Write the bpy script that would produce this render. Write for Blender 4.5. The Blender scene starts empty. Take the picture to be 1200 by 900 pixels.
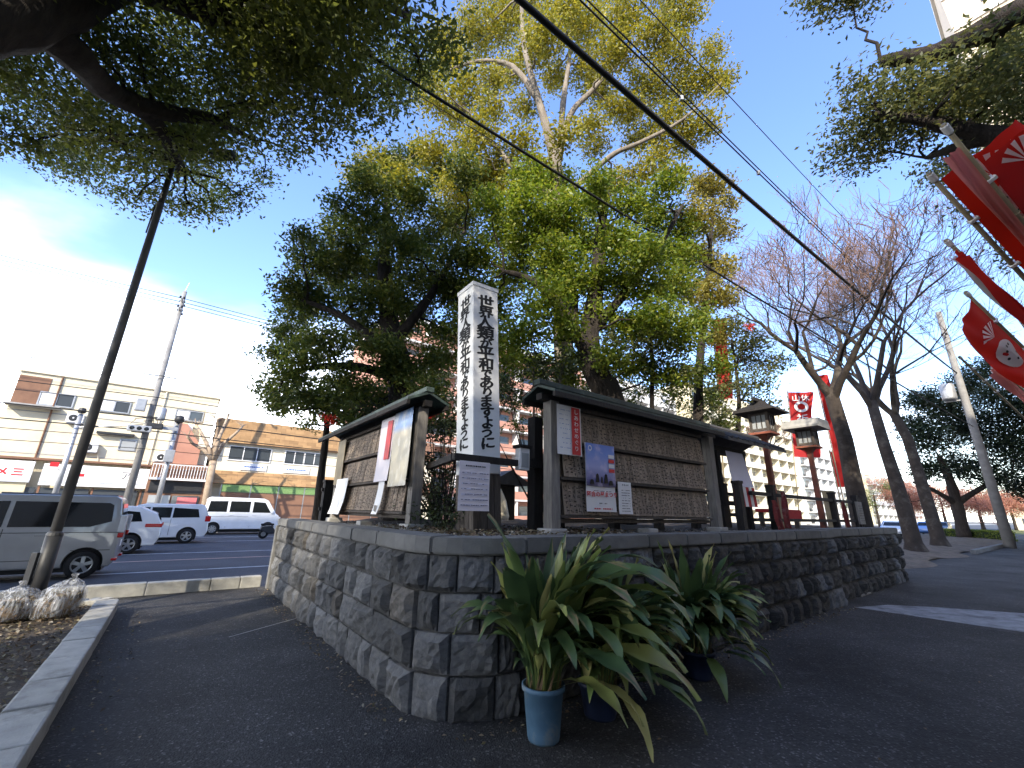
import bpy, bmesh, math, random
import numpy as np
from mathutils import Vector, Matrix
from bpy import data as D
scene = bpy.context.scene
COL = scene.collection
rnd = random.Random(7)
R_ = math.radians

# ------------------------------------------------------------------ camera
CAM_H, PITCH, ROLL = 1.5, R_(17.0), R_(1.2)
FPX = 490.0                      # focal length in pixels of the 1200 px wide photograph
_fw = Vector((0, math.cos(PITCH), math.sin(PITCH)))
_r0 = Vector((1, 0, 0)); _u0 = _r0.cross(_fw)
CR = _r0 * math.cos(ROLL) + _u0 * math.sin(ROLL)
CU = -_r0 * math.sin(ROLL) + _u0 * math.cos(ROLL)
cd = D.cameras.new('camera'); cam = D.objects.new('camera', cd); COL.objects.link(cam)
cd.sensor_fit = 'HORIZONTAL'; cd.sensor_width = 36; cd.lens = 36 * FPX / 1200
cd.clip_start = 0.05; cd.clip_end = 8000
m = Matrix((CR, CU, -_fw)).transposed().to_4x4(); m.translation = (0, 0, CAM_H)
cam.matrix_world = m
scene.camera = cam

# ------------------------------------------------------------------ sky, sun, exposure
SUN_AZ, SUN_EL = 195.0, 33.0     # clockwise from +Y, the sun stands behind the camera
world = D.worlds.new('World'); scene.world = world; world.use_nodes = True
nt = world.node_tree; nt.nodes.clear()
def wn(t, **k):
    n = nt.nodes.new(t)
    for a, b in k.items(): setattr(n, a, b)
    return n
sky = wn('ShaderNodeTexSky', sky_type='NISHITA', sun_disc=False)
sky.sun_elevation = R_(SUN_EL); sky.sun_rotation = R_(SUN_AZ)
sky.air_density = 1.2; sky.dust_density = 0.3; sky.ozone_density = 3.4
tc = wn('ShaderNodeTexCoord'); sep = wn('ShaderNodeSeparateXYZ')
nt.links.new(tc.outputs['Generated'], sep.inputs[0])
mp = wn('ShaderNodeMapping'); mp.inputs['Scale'].default_value = (1.0, 1.0, 2.6); mp.inputs['Location'].default_value = (3.1, 0.4, 0.0)
nt.links.new(tc.outputs['Generated'], mp.inputs[0])
nz = wn('ShaderNodeTexNoise'); nz.inputs['Scale'].default_value = 1.7; nz.inputs['Detail'].default_value = 9; nz.inputs['Roughness'].default_value = 0.52; nz.inputs['Distortion'].default_value = 0.35
nt.links.new(mp.outputs[0], nz.inputs['Vector'])
# cloud cover is a bank low on the western side, thinning upwards and eastwards
def math_(op, a, b, clamp=False):
    n = wn('ShaderNodeMath', operation=op); n.use_clamp = clamp
    for i, s in enumerate((a, b)):
        if s is None: continue
        if isinstance(s, (int, float)): n.inputs[i].default_value = s
        else: nt.links.new(s, n.inputs[i])
    return n.outputs[0]
elev = wn('ShaderNodeMapRange'); elev.inputs[1].default_value = 0.02; elev.inputs[2].default_value = 0.62; elev.inputs[3].default_value = 0.60; elev.inputs[4].default_value = -0.32
nt.links.new(sep.outputs['Z'], elev.inputs[0])
west = math_('MULTIPLY', sep.outputs['X'], -0.34)
cov = math_('ADD', math_('ADD', elev.outputs[0], west), math_('SUBTRACT', nz.outputs['Fac'], 0.5))
cr = wn('ShaderNodeMapRange', interpolation_type='SMOOTHSTEP'); cr.inputs[1].default_value = 0.02; cr.inputs[2].default_value = 0.70
nt.links.new(cov, cr.inputs[0])
mixc = wn('ShaderNodeMix', data_type='RGBA'); mixc.inputs[7].default_value = (11.5, 11.8, 12.2, 1)
shs = wn('ShaderNodeHueSaturation'); shs.inputs['Hue'].default_value = .512; shs.inputs['Saturation'].default_value = 1.08; shs.inputs['Value'].default_value = .95
nt.links.new(sky.outputs[0], shs.inputs['Color'])
nt.links.new(cr.outputs[0], mixc.inputs[0]); nt.links.new(shs.outputs[0], mixc.inputs[6])
bg = wn('ShaderNodeBackground'); bg.inputs['Strength'].default_value = 0.15
nt.links.new(mixc.outputs[2], bg.inputs['Color'])
wo = wn('ShaderNodeOutputWorld'); nt.links.new(bg.outputs[0], wo.inputs[0])

sl = D.lights.new('sun', 'SUN'); sl.energy = 2.45; sl.angle = R_(0.55); sl.color = (1.0, 0.90, 0.74)
sun = D.objects.new('sun', sl); COL.objects.link(sun)
_sd = Vector((math.sin(R_(SUN_AZ)) * math.cos(R_(SUN_EL)), math.cos(R_(SUN_AZ)) * math.cos(R_(SUN_EL)), math.sin(R_(SUN_EL))))
sun.rotation_euler = _sd.to_track_quat('Z', 'Y').to_euler(); sun.location = (-10, -40, 40)
vs = scene.view_settings
vs.view_transform = 'Standard'; vs.look = 'None'; vs.gamma = 1; vs.use_curve_mapping = False; vs.exposure = 1.86
scene.render.engine = 'CYCLES'
scene.cycles.max_bounces = 5; scene.cycles.transparent_max_bounces = 6

# ------------------------------------------------------------------ places
# the street grid: a runs along the long stone wall, b away from it across the boulevard
E1 = Vector((.7965, .6046, 0)); E2 = Vector((-.6046, .7965, 0)); C0 = Vector((-.47, 3.43, 0))
ROT = math.atan2(E1.y, E1.x)
def L(a, b, z=0.0): return C0 + E1 * a + E2 * b + Vector((0, 0, z))
def ray(u, v): return CR * ((u - 600) / FPX) - CU * ((v - 450) / FPX) + _fw
ORG = Vector((0, 0, CAM_H))
def at_y(u, v, y):
    d = ray(u, v); return ORG + d * (y / d.y)
def at_z(u, v, z):
    d = ray(u, v); return ORG + d * ((z - CAM_H) / d.z)
def at_b(u, v, b):
    d = ray(u, v); return ORG + d * ((b - (ORG - C0).dot(E2)) / d.dot(E2))
def to_ab(p):
    d = p - C0; return Vector((d.dot(E1), d.dot(E2), p.z))

# ------------------------------------------------------------------ materials
def new_mat(name):
    mt = D.materials.new(name); mt.use_nodes = True
    t = mt.node_tree; t.nodes.clear()
    o = t.nodes.new('ShaderNodeOutputMaterial'); b = t.nodes.new('ShaderNodeBsdfPrincipled')
    t.links.new(b.outputs[0], o.inputs[0]); return mt, t, b, o
def N(t, typ, **k):
    n = t.nodes.new(typ)
    for a, v in k.items():
        if a.startswith('i_'):
            key = a[2:]; n.inputs[int(key) if key.isdigit() else key.replace('_', ' ')].default_value = v
        else: setattr(n, a, v)
    return n
def ramp(t, fac, stops):
    r = t.nodes.new('ShaderNodeValToRGB'); e = r.color_ramp.elements
    while len(e) < len(stops): e.new(0.5)
    for k, (p, c) in zip(e, stops): k.position = p; k.color = (*c, 1)
    t.links.new(fac, r.inputs[0]); return r.outputs[0]
def mixrgb(t, fac, a, b, mode='MIX'):
    n = t.nodes.new('ShaderNodeMix'); n.data_type = 'RGBA'; n.blend_type = mode
    for i, s in ((0, fac), (6, a), (7, b)):
        if isinstance(s, (int, float)): n.inputs[i].default_value = s
        elif isinstance(s, tuple): n.inputs[i].default_value = (*s, 1)
        else: t.links.new(s, n.inputs[i])
    return n.outputs[2]
M = {}
def surf(name, c1, c2=None, scale=4.0, rough=.7, bump=0.0, bscale=40.0, metal=0.0, stretch=(1, 1, 1), rand=0.0, coords='Object', c3=None, s3=1.2, spec=.35, detail=6, bdist=.01):
    """noise between two colours, an optional large stain colour, optional fine relief, per-object variation"""
    mt, t, b, o = new_mat(name)
    tcn = N(t, 'ShaderNodeTexCoord'); mpn = N(t, 'ShaderNodeMapping', i_Scale=stretch)
    t.links.new(tcn.outputs[coords], mpn.inputs[0])
    vec = mpn.outputs[0]
    if rand:
        oi = N(t, 'ShaderNodeObjectInfo')
        ad = N(t, 'ShaderNodeVectorMath', operation='MULTIPLY_ADD'); ad.inputs[1].default_value = (1, 1, 1)
        sc = N(t, 'ShaderNodeMath', operation='MULTIPLY', i_1=57.0); t.links.new(oi.outputs['Random'], sc.inputs[0])
        t.links.new(vec, ad.inputs[0]); t.links.new(sc.outputs[0], ad.inputs[2]); vec = ad.outputs[0]
    nz1 = N(t, 'ShaderNodeTexNoise', i_Scale=scale, i_Detail=detail, i_Roughness=.62); t.links.new(vec, nz1.inputs['Vector'])
    c2 = c2 or tuple(x * .7 for x in c1)
    col = ramp(t, nz1.outputs['Fac'], [(.32, c2), (.68, c1)])
    if c3:
        nz3 = N(t, 'ShaderNodeTexNoise', i_Scale=s3, i_Detail=7, i_Roughness=.7); t.links.new(vec, nz3.inputs['Vector'])
        f = N(t, 'ShaderNodeMapRange', i_1=.52, i_2=.68); t.links.new(nz3.outputs['Fac'], f.inputs[0])
        col = mixrgb(t, f.outputs[0], col, c3)
    if rand:
        mr = N(t, 'ShaderNodeMapRange', i_3=1 - rand, i_4=1 + rand); t.links.new(oi.outputs['Random'], mr.inputs[0])
        hsv = N(t, 'ShaderNodeHueSaturation'); t.links.new(mr.outputs[0], hsv.inputs['Value']); t.links.new(col, hsv.inputs['Color']); col = hsv.outputs[0]
    t.links.new(col, b.inputs['Base Color'])
    b.inputs['Roughness'].default_value = rough; b.inputs['Metallic'].default_value = metal; b.inputs['Specular IOR Level'].default_value = spec
    if bump:
        nb = N(t, 'ShaderNodeTexNoise', i_Scale=bscale, i_Detail=8, i_Roughness=.65); t.links.new(vec, nb.inputs['Vector'])
        bp = N(t, 'ShaderNodeBump', i_Strength=bump, i_Distance=bdist); t.links.new(nb.outputs['Fac'], bp.inputs['Height']); t.links.new(bp.outputs[0], b.inputs['Normal'])
    M[name] = mt; return mt
def leafmat(name, cols, trans=.35, rough=.45, coords='island', hue=.485):
    mt, t, b, o = new_mat(name)
    if coords == 'island':
        g = N(t, 'ShaderNodeNewGeometry'); f = g.outputs['Random Per Island']
    else:
        g = N(t, 'ShaderNodeObjectInfo'); f = g.outputs['Random']
    k = len(cols); col = ramp(t, f, [(i / max(1, k - 1), c) for i, c in enumerate(cols)])
    tcn = N(t, 'ShaderNodeTexCoord'); nzn = N(t, 'ShaderNodeTexNoise', i_Scale=.8, i_Detail=2); t.links.new(tcn.outputs['Object'], nzn.inputs['Vector'])
    mr = N(t, 'ShaderNodeMapRange', i_1=.3, i_2=.7, i_3=.72, i_4=1.25); t.links.new(nzn.outputs['Fac'], mr.inputs[0])
    hs = N(t, 'ShaderNodeHueSaturation'); t.links.new(mr.outputs[0], hs.inputs['Value']); t.links.new(col, hs.inputs['Color'])
    t.links.new(hs.outputs[0], b.inputs['Base Color']); b.inputs['Roughness'].default_value = rough; b.inputs['Specular IOR Level'].default_value = .4
    tr = N(t, 'ShaderNodeBsdfTranslucent'); ms = N(t, 'ShaderNodeMixShader', i_0=trans)
    hs2 = N(t, 'ShaderNodeHueSaturation', i_Hue=hue, i_Saturation=1.1, i_Value=1.5); t.links.new(hs.outputs[0], hs2.inputs['Color']); t.links.new(hs2.outputs[0], tr.inputs['Color'])
    t.links.new(b.outputs[0], ms.inputs[1]); t.links.new(tr.outputs[0], ms.inputs[2]); t.links.new(ms.outputs[0], o.inputs[0])
    M[name] = mt; return mt
def glassy(name, col, rough=.06, spec=.6):
    mt, t, b, o = new_mat(name); b.inputs['Base Color'].default_value = (*col, 1); b.inputs['Roughness'].default_value = rough; b.inputs['Specular IOR Level'].default_value = spec
    M[name] = mt; return mt
def carpaint(name, col, metal=0.0):
    mt, t, b, o = new_mat(name); b.inputs['Base Color'].default_value = (*col, 1); b.inputs['Roughness'].default_value = .35; b.inputs['Metallic'].default_value = metal
    b.inputs['Coat Weight'].default_value = .7; b.inputs['Coat Roughness'].default_value = .05
    tcn = N(t, 'ShaderNodeTexCoord'); nzn = N(t, 'ShaderNodeTexNoise', i_Scale=2.5, i_Detail=6); t.links.new(tcn.outputs['Object'], nzn.inputs['Vector'])
    t.links.new(ramp(t, nzn.outputs['Fac'], [(.3, tuple(c * .88 for c in col)), (.7, col)]), b.inputs['Base Color'])
    M[name] = mt; return mt

def asphalt(name, dark, light, fine=190., spk=.55, patch=.35, rough=.85, crack=False):
    mt, t, b, o = new_mat(name)
    tcn = N(t, 'ShaderNodeTexCoord'); vec = tcn.outputs['Object']
    v = N(t, 'ShaderNodeTexVoronoi', i_Scale=fine, i_Randomness=1.0); t.links.new(vec, v.inputs['Vector'])
    n1 = N(t, 'ShaderNodeTexNoise', i_Scale=.7, i_Detail=8, i_Roughness=.6); t.links.new(vec, n1.inputs['Vector'])
    n2 = N(t, 'ShaderNodeTexNoise', i_Scale=fine * .45, i_Detail=4, i_Roughness=.7); t.links.new(vec, n2.inputs['Vector'])
    c = ramp(t, n2.outputs['Fac'], [(.35, dark), (.72, light)])
    vc = N(t, 'ShaderNodeSeparateColor'); t.links.new(v.outputs['Color'], vc.inputs[0])
    sp = N(t, 'ShaderNodeMapRange', i_1=.90, i_2=1.0, i_3=0, i_4=spk); t.links.new(vc.outputs[0], sp.inputs[0])
    c = mixrgb(t, sp.outputs[0], c, (.16, .155, .15))
    pr = N(t, 'ShaderNodeMapRange', i_1=.35, i_2=.7, i_3=1 - patch, i_4=1 + patch); t.links.new(n1.outputs['Fac'], pr.inputs[0])
    hs = N(t, 'ShaderNodeHueSaturation'); t.links.new(pr.outputs[0], hs.inputs['Value']); t.links.new(c, hs.inputs['Color'])
    out = hs.outputs[0]
    if crack:
        # worn, paler wheel-polished areas, dark stains and a few hairline cracks
        n5 = N(t, 'ShaderNodeTexNoise', i_Scale=2.6, i_Detail=9, i_Roughness=.72, i_Distortion=.6); t.links.new(vec, n5.inputs['Vector'])
        f5 = N(t, 'ShaderNodeMapRange', i_1=.56, i_2=.74, i_3=0, i_4=.55); t.links.new(n5.outputs['Fac'], f5.inputs[0])
        out = mixrgb(t, f5.outputs[0], out, (.10, .098, .094))
        n6 = N(t, 'ShaderNodeTexNoise', i_Scale=1.1, i_Detail=6, i_Roughness=.6); t.links.new(vec, n6.inputs['Vector'])
        f6 = N(t, 'ShaderNodeMapRange', i_1=.58, i_2=.70, i_3=0, i_4=.5); t.links.new(n6.outputs['Fac'], f6.inputs[0])
        out = mixrgb(t, f6.outputs[0], out, (.022, .022, .023))
        nd = N(t, 'ShaderNodeTexNoise', i_Scale=3.0, i_Detail=4); t.links.new(vec, nd.inputs['Vector'])
        dv = N(t, 'ShaderNodeVectorMath', operation='MULTIPLY_ADD'); dv.inputs[1].default_value = (.5, .5, .5); t.links.new(nd.outputs['Color'], dv.inputs[0]); t.links.new(vec, dv.inputs[2])
        vk = N(t, 'ShaderNodeTexVoronoi', feature='DISTANCE_TO_EDGE', i_Scale=.33); t.links.new(dv.outputs[0], vk.inputs['Vector'])
        fk = N(t, 'ShaderNodeMapRange', i_1=.002, i_2=.006, i_3=.75, i_4=0); t.links.new(vk.outputs['Distance'], fk.inputs[0])
        mk = N(t, 'ShaderNodeMath', operation='MULTIPLY'); t.links.new(fk.outputs[0], mk.inputs[0]); t.links.new(f6.outputs[0], mk.inputs[1])
        mk2 = N(t, 'ShaderNodeMath', operation='MULTIPLY', i_1=1.6, use_clamp=True); t.links.new(mk.outputs[0], mk2.inputs[0])
        out = mixrgb(t, mk2.outputs[0], out, (.008, .008, .008))
    t.links.new(out, b.inputs['Base Color']); b.inputs['Roughness'].default_value = rough; b.inputs['Specular IOR Level'].default_value = .3
    bp = N(t, 'ShaderNodeBump', i_Strength=.8, i_Distance=.006); t.links.new(v.outputs['Distance'], bp.inputs['Height'])
    bp2 = N(t, 'ShaderNodeBump', i_Strength=.5, i_Distance=.01); t.links.new(n2.outputs['Fac'], bp2.inputs['Height']); t.links.new(bp.outputs[0], bp2.inputs['Normal'])
    t.links.new(bp2.outputs[0], b.inputs['Normal']); M[name] = mt; return mt

asphalt('path_asphalt', (.024, .0232, .0228), (.058, .0565, .0555), fine=75., spk=.9, crack=True, patch=.5)
asphalt('road_asphalt', (.05, .052, .06), (.085, .088, .098), fine=60, spk=.3, patch=.2)
surf('earth', (.17, .135, .10), (.085, .062, .045), 3, .95, .9, 30, coords='Object', c3=(.06, .05, .035), s3=.9, bdist=.03)
surf('bed_soil', (.085, .068, .052), (.04, .032, .026), 9, .95, 1.0, 60, bdist=.02)
surf('ground_far', (.16, .15, .13), (.10, .095, .085), .05, .95)
surf('stone', (.155, .156, .158), (.078, .080, .083), 7, .92, 1.0, 34, rand=.42, c3=(.17, .165, .155), s3=3.0, bdist=.02)
surf('stone_warm', (.165, .15, .13), (.08, .075, .07), 7, .92, 1.0, 34, rand=.25, c3=(.10, .10, .10), s3=2.5, bdist=.02)
surf('stone_dark', (.088, .083, .076), (.04, .038, .036), 8, .95, 1.0, 30, rand=.38, c3=(.125, .118, .10), s3=3.0, bdist=.03)
surf('mortar', (.11, .108, .104), (.07, .07, .07), 12, .95, .6, 40)
surf('coping', (.17, .168, .162), (.11, .11, .107), 5, .88, .5, 70, rand=.14, c3=(.12, .12, .11), s3=1.6)
surf('kerb', (.44, .43, .39), (.30, .295, .27), 6, .85, .4, 70, rand=.14, c3=(.19, .185, .16), s3=2.2)
surf('concrete', (.40, .39, .37), (.28, .275, .26), 5, .85, .35, 50, rand=.1)
surf('sun_band_paint', (.33, .335, .35), (.19, .19, .2), 5, .8, .3, 60, c3=(.09, .09, .1), s3=2.0)  # pale tone stands for sunlight falling on the asphalt
surf('old_wood', (.105, .088, .074), (.055, .046, .04), 5, .85, .6, 30, stretch=(9, 9, 1), rand=.2)
surf('grey_wood', (.27, .25, .225), (.15, .14, .13), 5, .85, .6, 30, stretch=(9, 9, 1), rand=.15)
surf('board_wood', (.20, .165, .132), (.12, .098, .08), 6, .85, .5, 30, stretch=(8, 8, 1), rand=.12)
surf('plaque_wood', (.34, .27, .205), (.21, .165, .13), 8, .85, .3, 40, rand=.2)
surf('ink', (.012, .012, .013), (.02, .02, .02), 30, .7)
surf('faint_ink', (.030, .026, .024), (.018, .016, .015), 30, .8)
surf('dark_wood', (.034, .030, .028), (.018, .016, .015), 6, .8, .5, 30, stretch=(6, 6, 1), rand=.25)
surf('copper_roof', (.055, .085, .075), (.03, .042, .04), 4, .6, .3, 25, c3=(.09, .14, .12), s3=2.5)
surf('roof_tile', (.08, .08, .085), (.045, .045, .05), 5, .7, .4, 30, rand=.2)
surf('red_wood', (.34, .105, .062), (.19, .065, .042), 5, .7, .4, 30, rand=.1, c3=(.10, .06, .045), s3=3)
surf('white_paint', (.79, .79, .78), (.70, .71, .71), 2.5, .5, .06, 20, c3=(.62, .63, .63), s3=1.5)
surf('paper', (.78, .78, .78), (.70, .70, .71), 3, .7)
surf('paper_pink', (.76, .70, .74), (.70, .66, .70), 3, .7)
surf('red_cloth', (.50, .030, .034), (.36, .018, .024), 3, .75, .2, 200)
surf('pink_cloth', (.62, .20, .20), (.50, .12, .13), 3, .75)
surf('white_cloth', (.74, .72, .70), (.62, .60, .58), 3, .8)
surf('lilac_cloth', (.70, .68, .80), (.62, .60, .73), 3, .8)
surf('blue_paint', (.10, .20, .50), (.07, .14, .38), 3, .6)
surf('bamboo', (.30, .245, .15), (.20, .16, .10), 3, .55, .2, 40, rand=.15)
surf('steel', (.46, .47, .48), (.36, .37, .38), 4, .45, .1, 30, metal=.6)
surf('dark_steel', (.045, .047, .05), (.03, .031, .034), 4, .5, .1, 30, metal=.3)
surf('lamp_steel', (.12, .12, .12), (.085, .085, .087), 3, .55, .15, 40, metal=.2)
surf('black_cable', (.012, .012, .013), (.008, .008, .009), 5, .6)
surf('pole_concrete', (.27, .265, .255), (.19, .185, .18), 3, .85, .3, 40)
surf('bucket_blue', (.085, .165, .25), (.055, .115, .185), 5, .6, .15, 30, c3=(.17, .20, .21), s3=5)
surf('bucket_navy', (.02, .03, .07), (.012, .018, .04), 4, .5)
surf('bark_dark', (.052, .042, .035), (.022, .018, .016), 4, .95, 1.0, 18, stretch=(3, 3, .7), bdist=.04)
surf('bark_light', (.30, .26, .215), (.16, .135, .11), 3, .95, .9, 18, stretch=(3, 3, .6), bdist=.03)
surf('bark_zelkova', (.050, .038, .029), (.022, .017, .014), 2.5, .95, .9, 12, c3=(.095, .08, .066), s3=1.5, bdist=.03)
surf('twig', (.20, .125, .09), (.13, .08, .06), 3, .9)
surf('bark_pollard', (.42, .33, .24), (.28, .21, .15), 4, .9, .5, 20)
surf('cream_wall', (.74, .66, .48), (.66, .585, .42), .6, .85, .1, 30, c3=(.58, .51, .38), s3=.4)
surf('cream_light', (.78, .71, .55), (.70, .63, .48), .6, .85)
surf('brown_shingle', (.40, .245, .115), (.26, .155, .075), 1.6, .85, .3, 20, rand=.18)
surf('brown_wall', (.25, .135, .085), (.17, .092, .06), 1.2, .85)
surf('brick_wall', (.50, .26, .185), (.40, .20, .145), .5, .85)
surf('tower_wall', (.64, .53, .39), (.56, .46, .34), .4, .85)
surf('pale_wall', (.72, .70, .66), (.62, .60, .57), .3, .85, c3=(.55, .53, .5), s3=.2)
surf('ochre_wall', (.68, .60, .40), (.58, .51, .34), .3, .85)
surf('grey_wall', (.46, .45, .43), (.36, .355, .34), .3, .85, c3=(.3, .3, .29), s3=.2)
surf('green_mesh', (.20, .33, .12), (.13, .22, .08), 8, .7)
surf('hedge_leaf_base', (.03, .045, .018), (.02, .03, .012), 9, .9)
surf('sign_white', (.80, .80, .80), (.74, .74, .75), 1.5, .5)
surf('sign_red', (.60, .03, .035), (.5, .02, .03), 3, .5)
surf('rubber', (.018, .018, .019), (.011, .011, .012), 10, .8)
surf('alloy', (.50, .51, .52), (.38, .39, .40), 6, .3, metal=.8)
surf('trim_black', (.02, .02, .021), (.014, .014, .015), 8, .5)
surf('orange_lamp', (.75, .30, .03), (.6, .2, .02), 8, .4)
surf('lawn', (.16, .17, .05), (.10, .11, .035), 1.5, .95)
surf('lane_white', (.62, .62, .61), (.36, .36, .36), 3, .8, c3=(.15, .15, .16), s3=1.5)
surf('lane_orange', (.56, .36, .27), (.34, .23, .19), 3, .8, c3=(.15, .13, .13), s3=1.5)
surf('dead_leaf_a', (.23, .155, .085), (.12, .08, .045), 5, .9)
surf('gravel', (.36, .345, .32), (.17, .16, .15), 3, .9)
surf('moss_rock', (.20, .19, .17), (.11, .105, .095), 5, .95, .6, 30)
glassy('glass_dark', (.012, .014, .016))
glassy('glass_window', (.06, .07, .08), .08)
glassy('glass_pale', (.35, .37, .38), .15)
glassy('light_red', (.45, .01, .012), .15)
glassy('light_white', (.7, .7, .7), .12)
carpaint('paint_silver', (.36, .355, .35), .25)
carpaint('paint_white', (.78, .79, .80))
carpaint('paint_blue', (.10, .22, .50))
carpaint('paint_pearl', (.70, .72, .74))
carpaint('paint_dark', (.03, .032, .036))
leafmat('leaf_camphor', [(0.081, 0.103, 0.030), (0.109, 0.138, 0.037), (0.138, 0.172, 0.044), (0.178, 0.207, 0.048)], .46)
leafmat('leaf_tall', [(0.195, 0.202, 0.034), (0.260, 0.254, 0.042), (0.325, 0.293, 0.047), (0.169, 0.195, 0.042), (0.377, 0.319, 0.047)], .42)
leafmat('leaf_mid', [(0.091, 0.150, 0.023), (0.137, 0.202, 0.031), (0.195, 0.247, 0.039), (0.273, 0.293, 0.052)], .42)
leafmat('leaf_dark', [(0.063, 0.095, 0.028), (0.092, 0.133, 0.034), (0.133, 0.175, 0.039), (0.217, 0.224, 0.048)], .36)
leafmat('leaf_yellow', [(0.264, 0.240, 0.054), (0.336, 0.300, 0.072), (0.204, 0.198, 0.048), (0.384, 0.324, 0.084)], .38)
leafmat('leaf_grey', [(.075, .095, .036), (.11, .13, .045), (.145, .16, .055), (.20, .195, .066)], .40)
leafmat('leaf_pine', [(.012, .024, .012), (.022, .038, .016), (.032, .05, .02)], .15)
leafmat('leaf_shrub', [(0.023, 0.036, 0.014), (0.039, 0.058, 0.021), (0.058, 0.078, 0.026)], .2)
leafmat('leaf_litter', [(.22, .15, .08), (.12, .08, .05), (.30, .24, .15), (.07, .05, .035), (.16, .14, .06), (.36, .32, .25)], .1, .9)
leafmat('leaf_autumn', [(.42, .19, .12), (.50, .25, .16), (.36, .17, .12)], .3, .8)
leafmat('leaf_red', [(.60, .06, .03), (.70, .12, .04), (.5, .03, .03)], .3)
leafmat('pebbles', [(.10, .095, .09), (.24, .23, .21), (.42, .41, .39), (.16, .15, .14), (.30, .28, .25)], 0.0, .9)
def aspid():
    mt, t, b, o = new_mat('leaf_blade')
    oi = N(t, 'ShaderNodeObjectInfo'); tcn = N(t, 'ShaderNodeTexCoord'); sx = N(t, 'ShaderNodeSeparateXYZ'); t.links.new(tcn.outputs['UV'], sx.inputs[0])
    c = ramp(t, oi.outputs['Random'], [(0, (.05, .092, .038)), (.4, (.095, .15, .048)), (.7, (.17, .22, .06)), (.86, (.29, .31, .09)), (1, (.40, .36, .14))])
    w = N(t, 'ShaderNodeTexWave', i_Scale=9.0, i_Distortion=1.5); w.bands_direction = 'X'; t.links.new(tcn.outputs['UV'], w.inputs['Vector'])
    c = mixrgb(t, .18, c, w.outputs['Color'], 'MULTIPLY')
    nz = N(t, 'ShaderNodeTexNoise', i_Scale=4.0, i_Detail=5); ad = N(t, 'ShaderNodeVectorMath', operation='ADD'); t.links.new(tcn.outputs['UV'], ad.inputs[0]); t.links.new(oi.outputs['Location'], ad.inputs[1]); t.links.new(ad.outputs[0], nz.inputs['Vector'])
    s = N(t, 'ShaderNodeMath', operation='MULTIPLY'); t.links.new(sx.outputs['Y'], s.inputs[0]); t.links.new(nz.outputs['Fac'], s.inputs[1])
    f = N(t, 'ShaderNodeMapRange', i_1=.50, i_2=.62); t.links.new(s.outputs[0], f.inputs[0])
    c = mixrgb(t, f.outputs[0], c, (.24, .17, .08))
    t.links.new(c, b.inputs['Base Color']); b.inputs['Roughness'].default_value = .38; b.inputs['Specular IOR Level'].default_value = .45
    tr = N(t, 'ShaderNodeBsdfTranslucent'); t.links.new(c, tr.inputs['Color']); ms = N(t, 'ShaderNodeMixShader', i_0=.18)
    t.links.new(b.outputs[0], ms.inputs[1]); t.links.new(tr.outputs[0], ms.inputs[2]); t.links.new(ms.outputs[0], o.inputs[0]); M['leaf_blade'] = mt
aspid()
def plastic_bag():
    mt, t, b, o = new_mat('bag_film')
    b.inputs['Base Color'].default_value = (.60, .63, .68, 1); b.inputs['Roughness'].default_value = .16; b.inputs['Specular IOR Level'].default_value = .6
    tp = N(t, 'ShaderNodeBsdfTransparent'); ms = N(t, 'ShaderNodeMixShader')
    tcn = N(t, 'ShaderNodeTexCoord'); n1 = N(t, 'ShaderNodeTexNoise', i_Scale=4.0, i_Detail=4, i_Distortion=.6); mpn = N(t, 'ShaderNodeMapping', i_Scale=(6, 6, 1.1)); t.links.new(tcn.outputs['Object'], mpn.inputs[0]); t.links.new(mpn.outputs[0], n1.inputs['Vector'])
    f = N(t, 'ShaderNodeMapRange', i_1=.40, i_2=.66, i_3=.92, i_4=.30); t.links.new(n1.outputs['Fac'], f.inputs[0]); t.links.new(f.outputs[0], ms.inputs[0])
    bp = N(t, 'ShaderNodeBump', i_Strength=1.0, i_Distance=.05); t.links.new(n1.outputs['Fac'], bp.inputs['Height']); t.links.new(bp.outputs[0], b.inputs['Normal'])
    t.links.new(b.outputs[0], ms.inputs[1]); t.links.new(tp.outputs[0], ms.inputs[2]); t.links.new(ms.outputs[0], o.inputs[0]); M['bag_film'] = mt
plastic_bag()
leafmat('flag_red', [(.46, .026, .030), (.46, .026, .030)], .42, .8, coords='object', hue=.505)
leafmat('flag_pink', [(.58, .20, .17), (.58, .20, .17)], .32, .8, coords='object', hue=.5)
leafmat('flag_white', [(.74, .70, .68), (.74, .70, .68)], .3, .8, coords='object', hue=.5)
surf('old_red_cloth', (.30, .06, .05), (.18, .03, .03), 6, .85, c3=(.40, .26, .22), s3=5)
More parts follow.
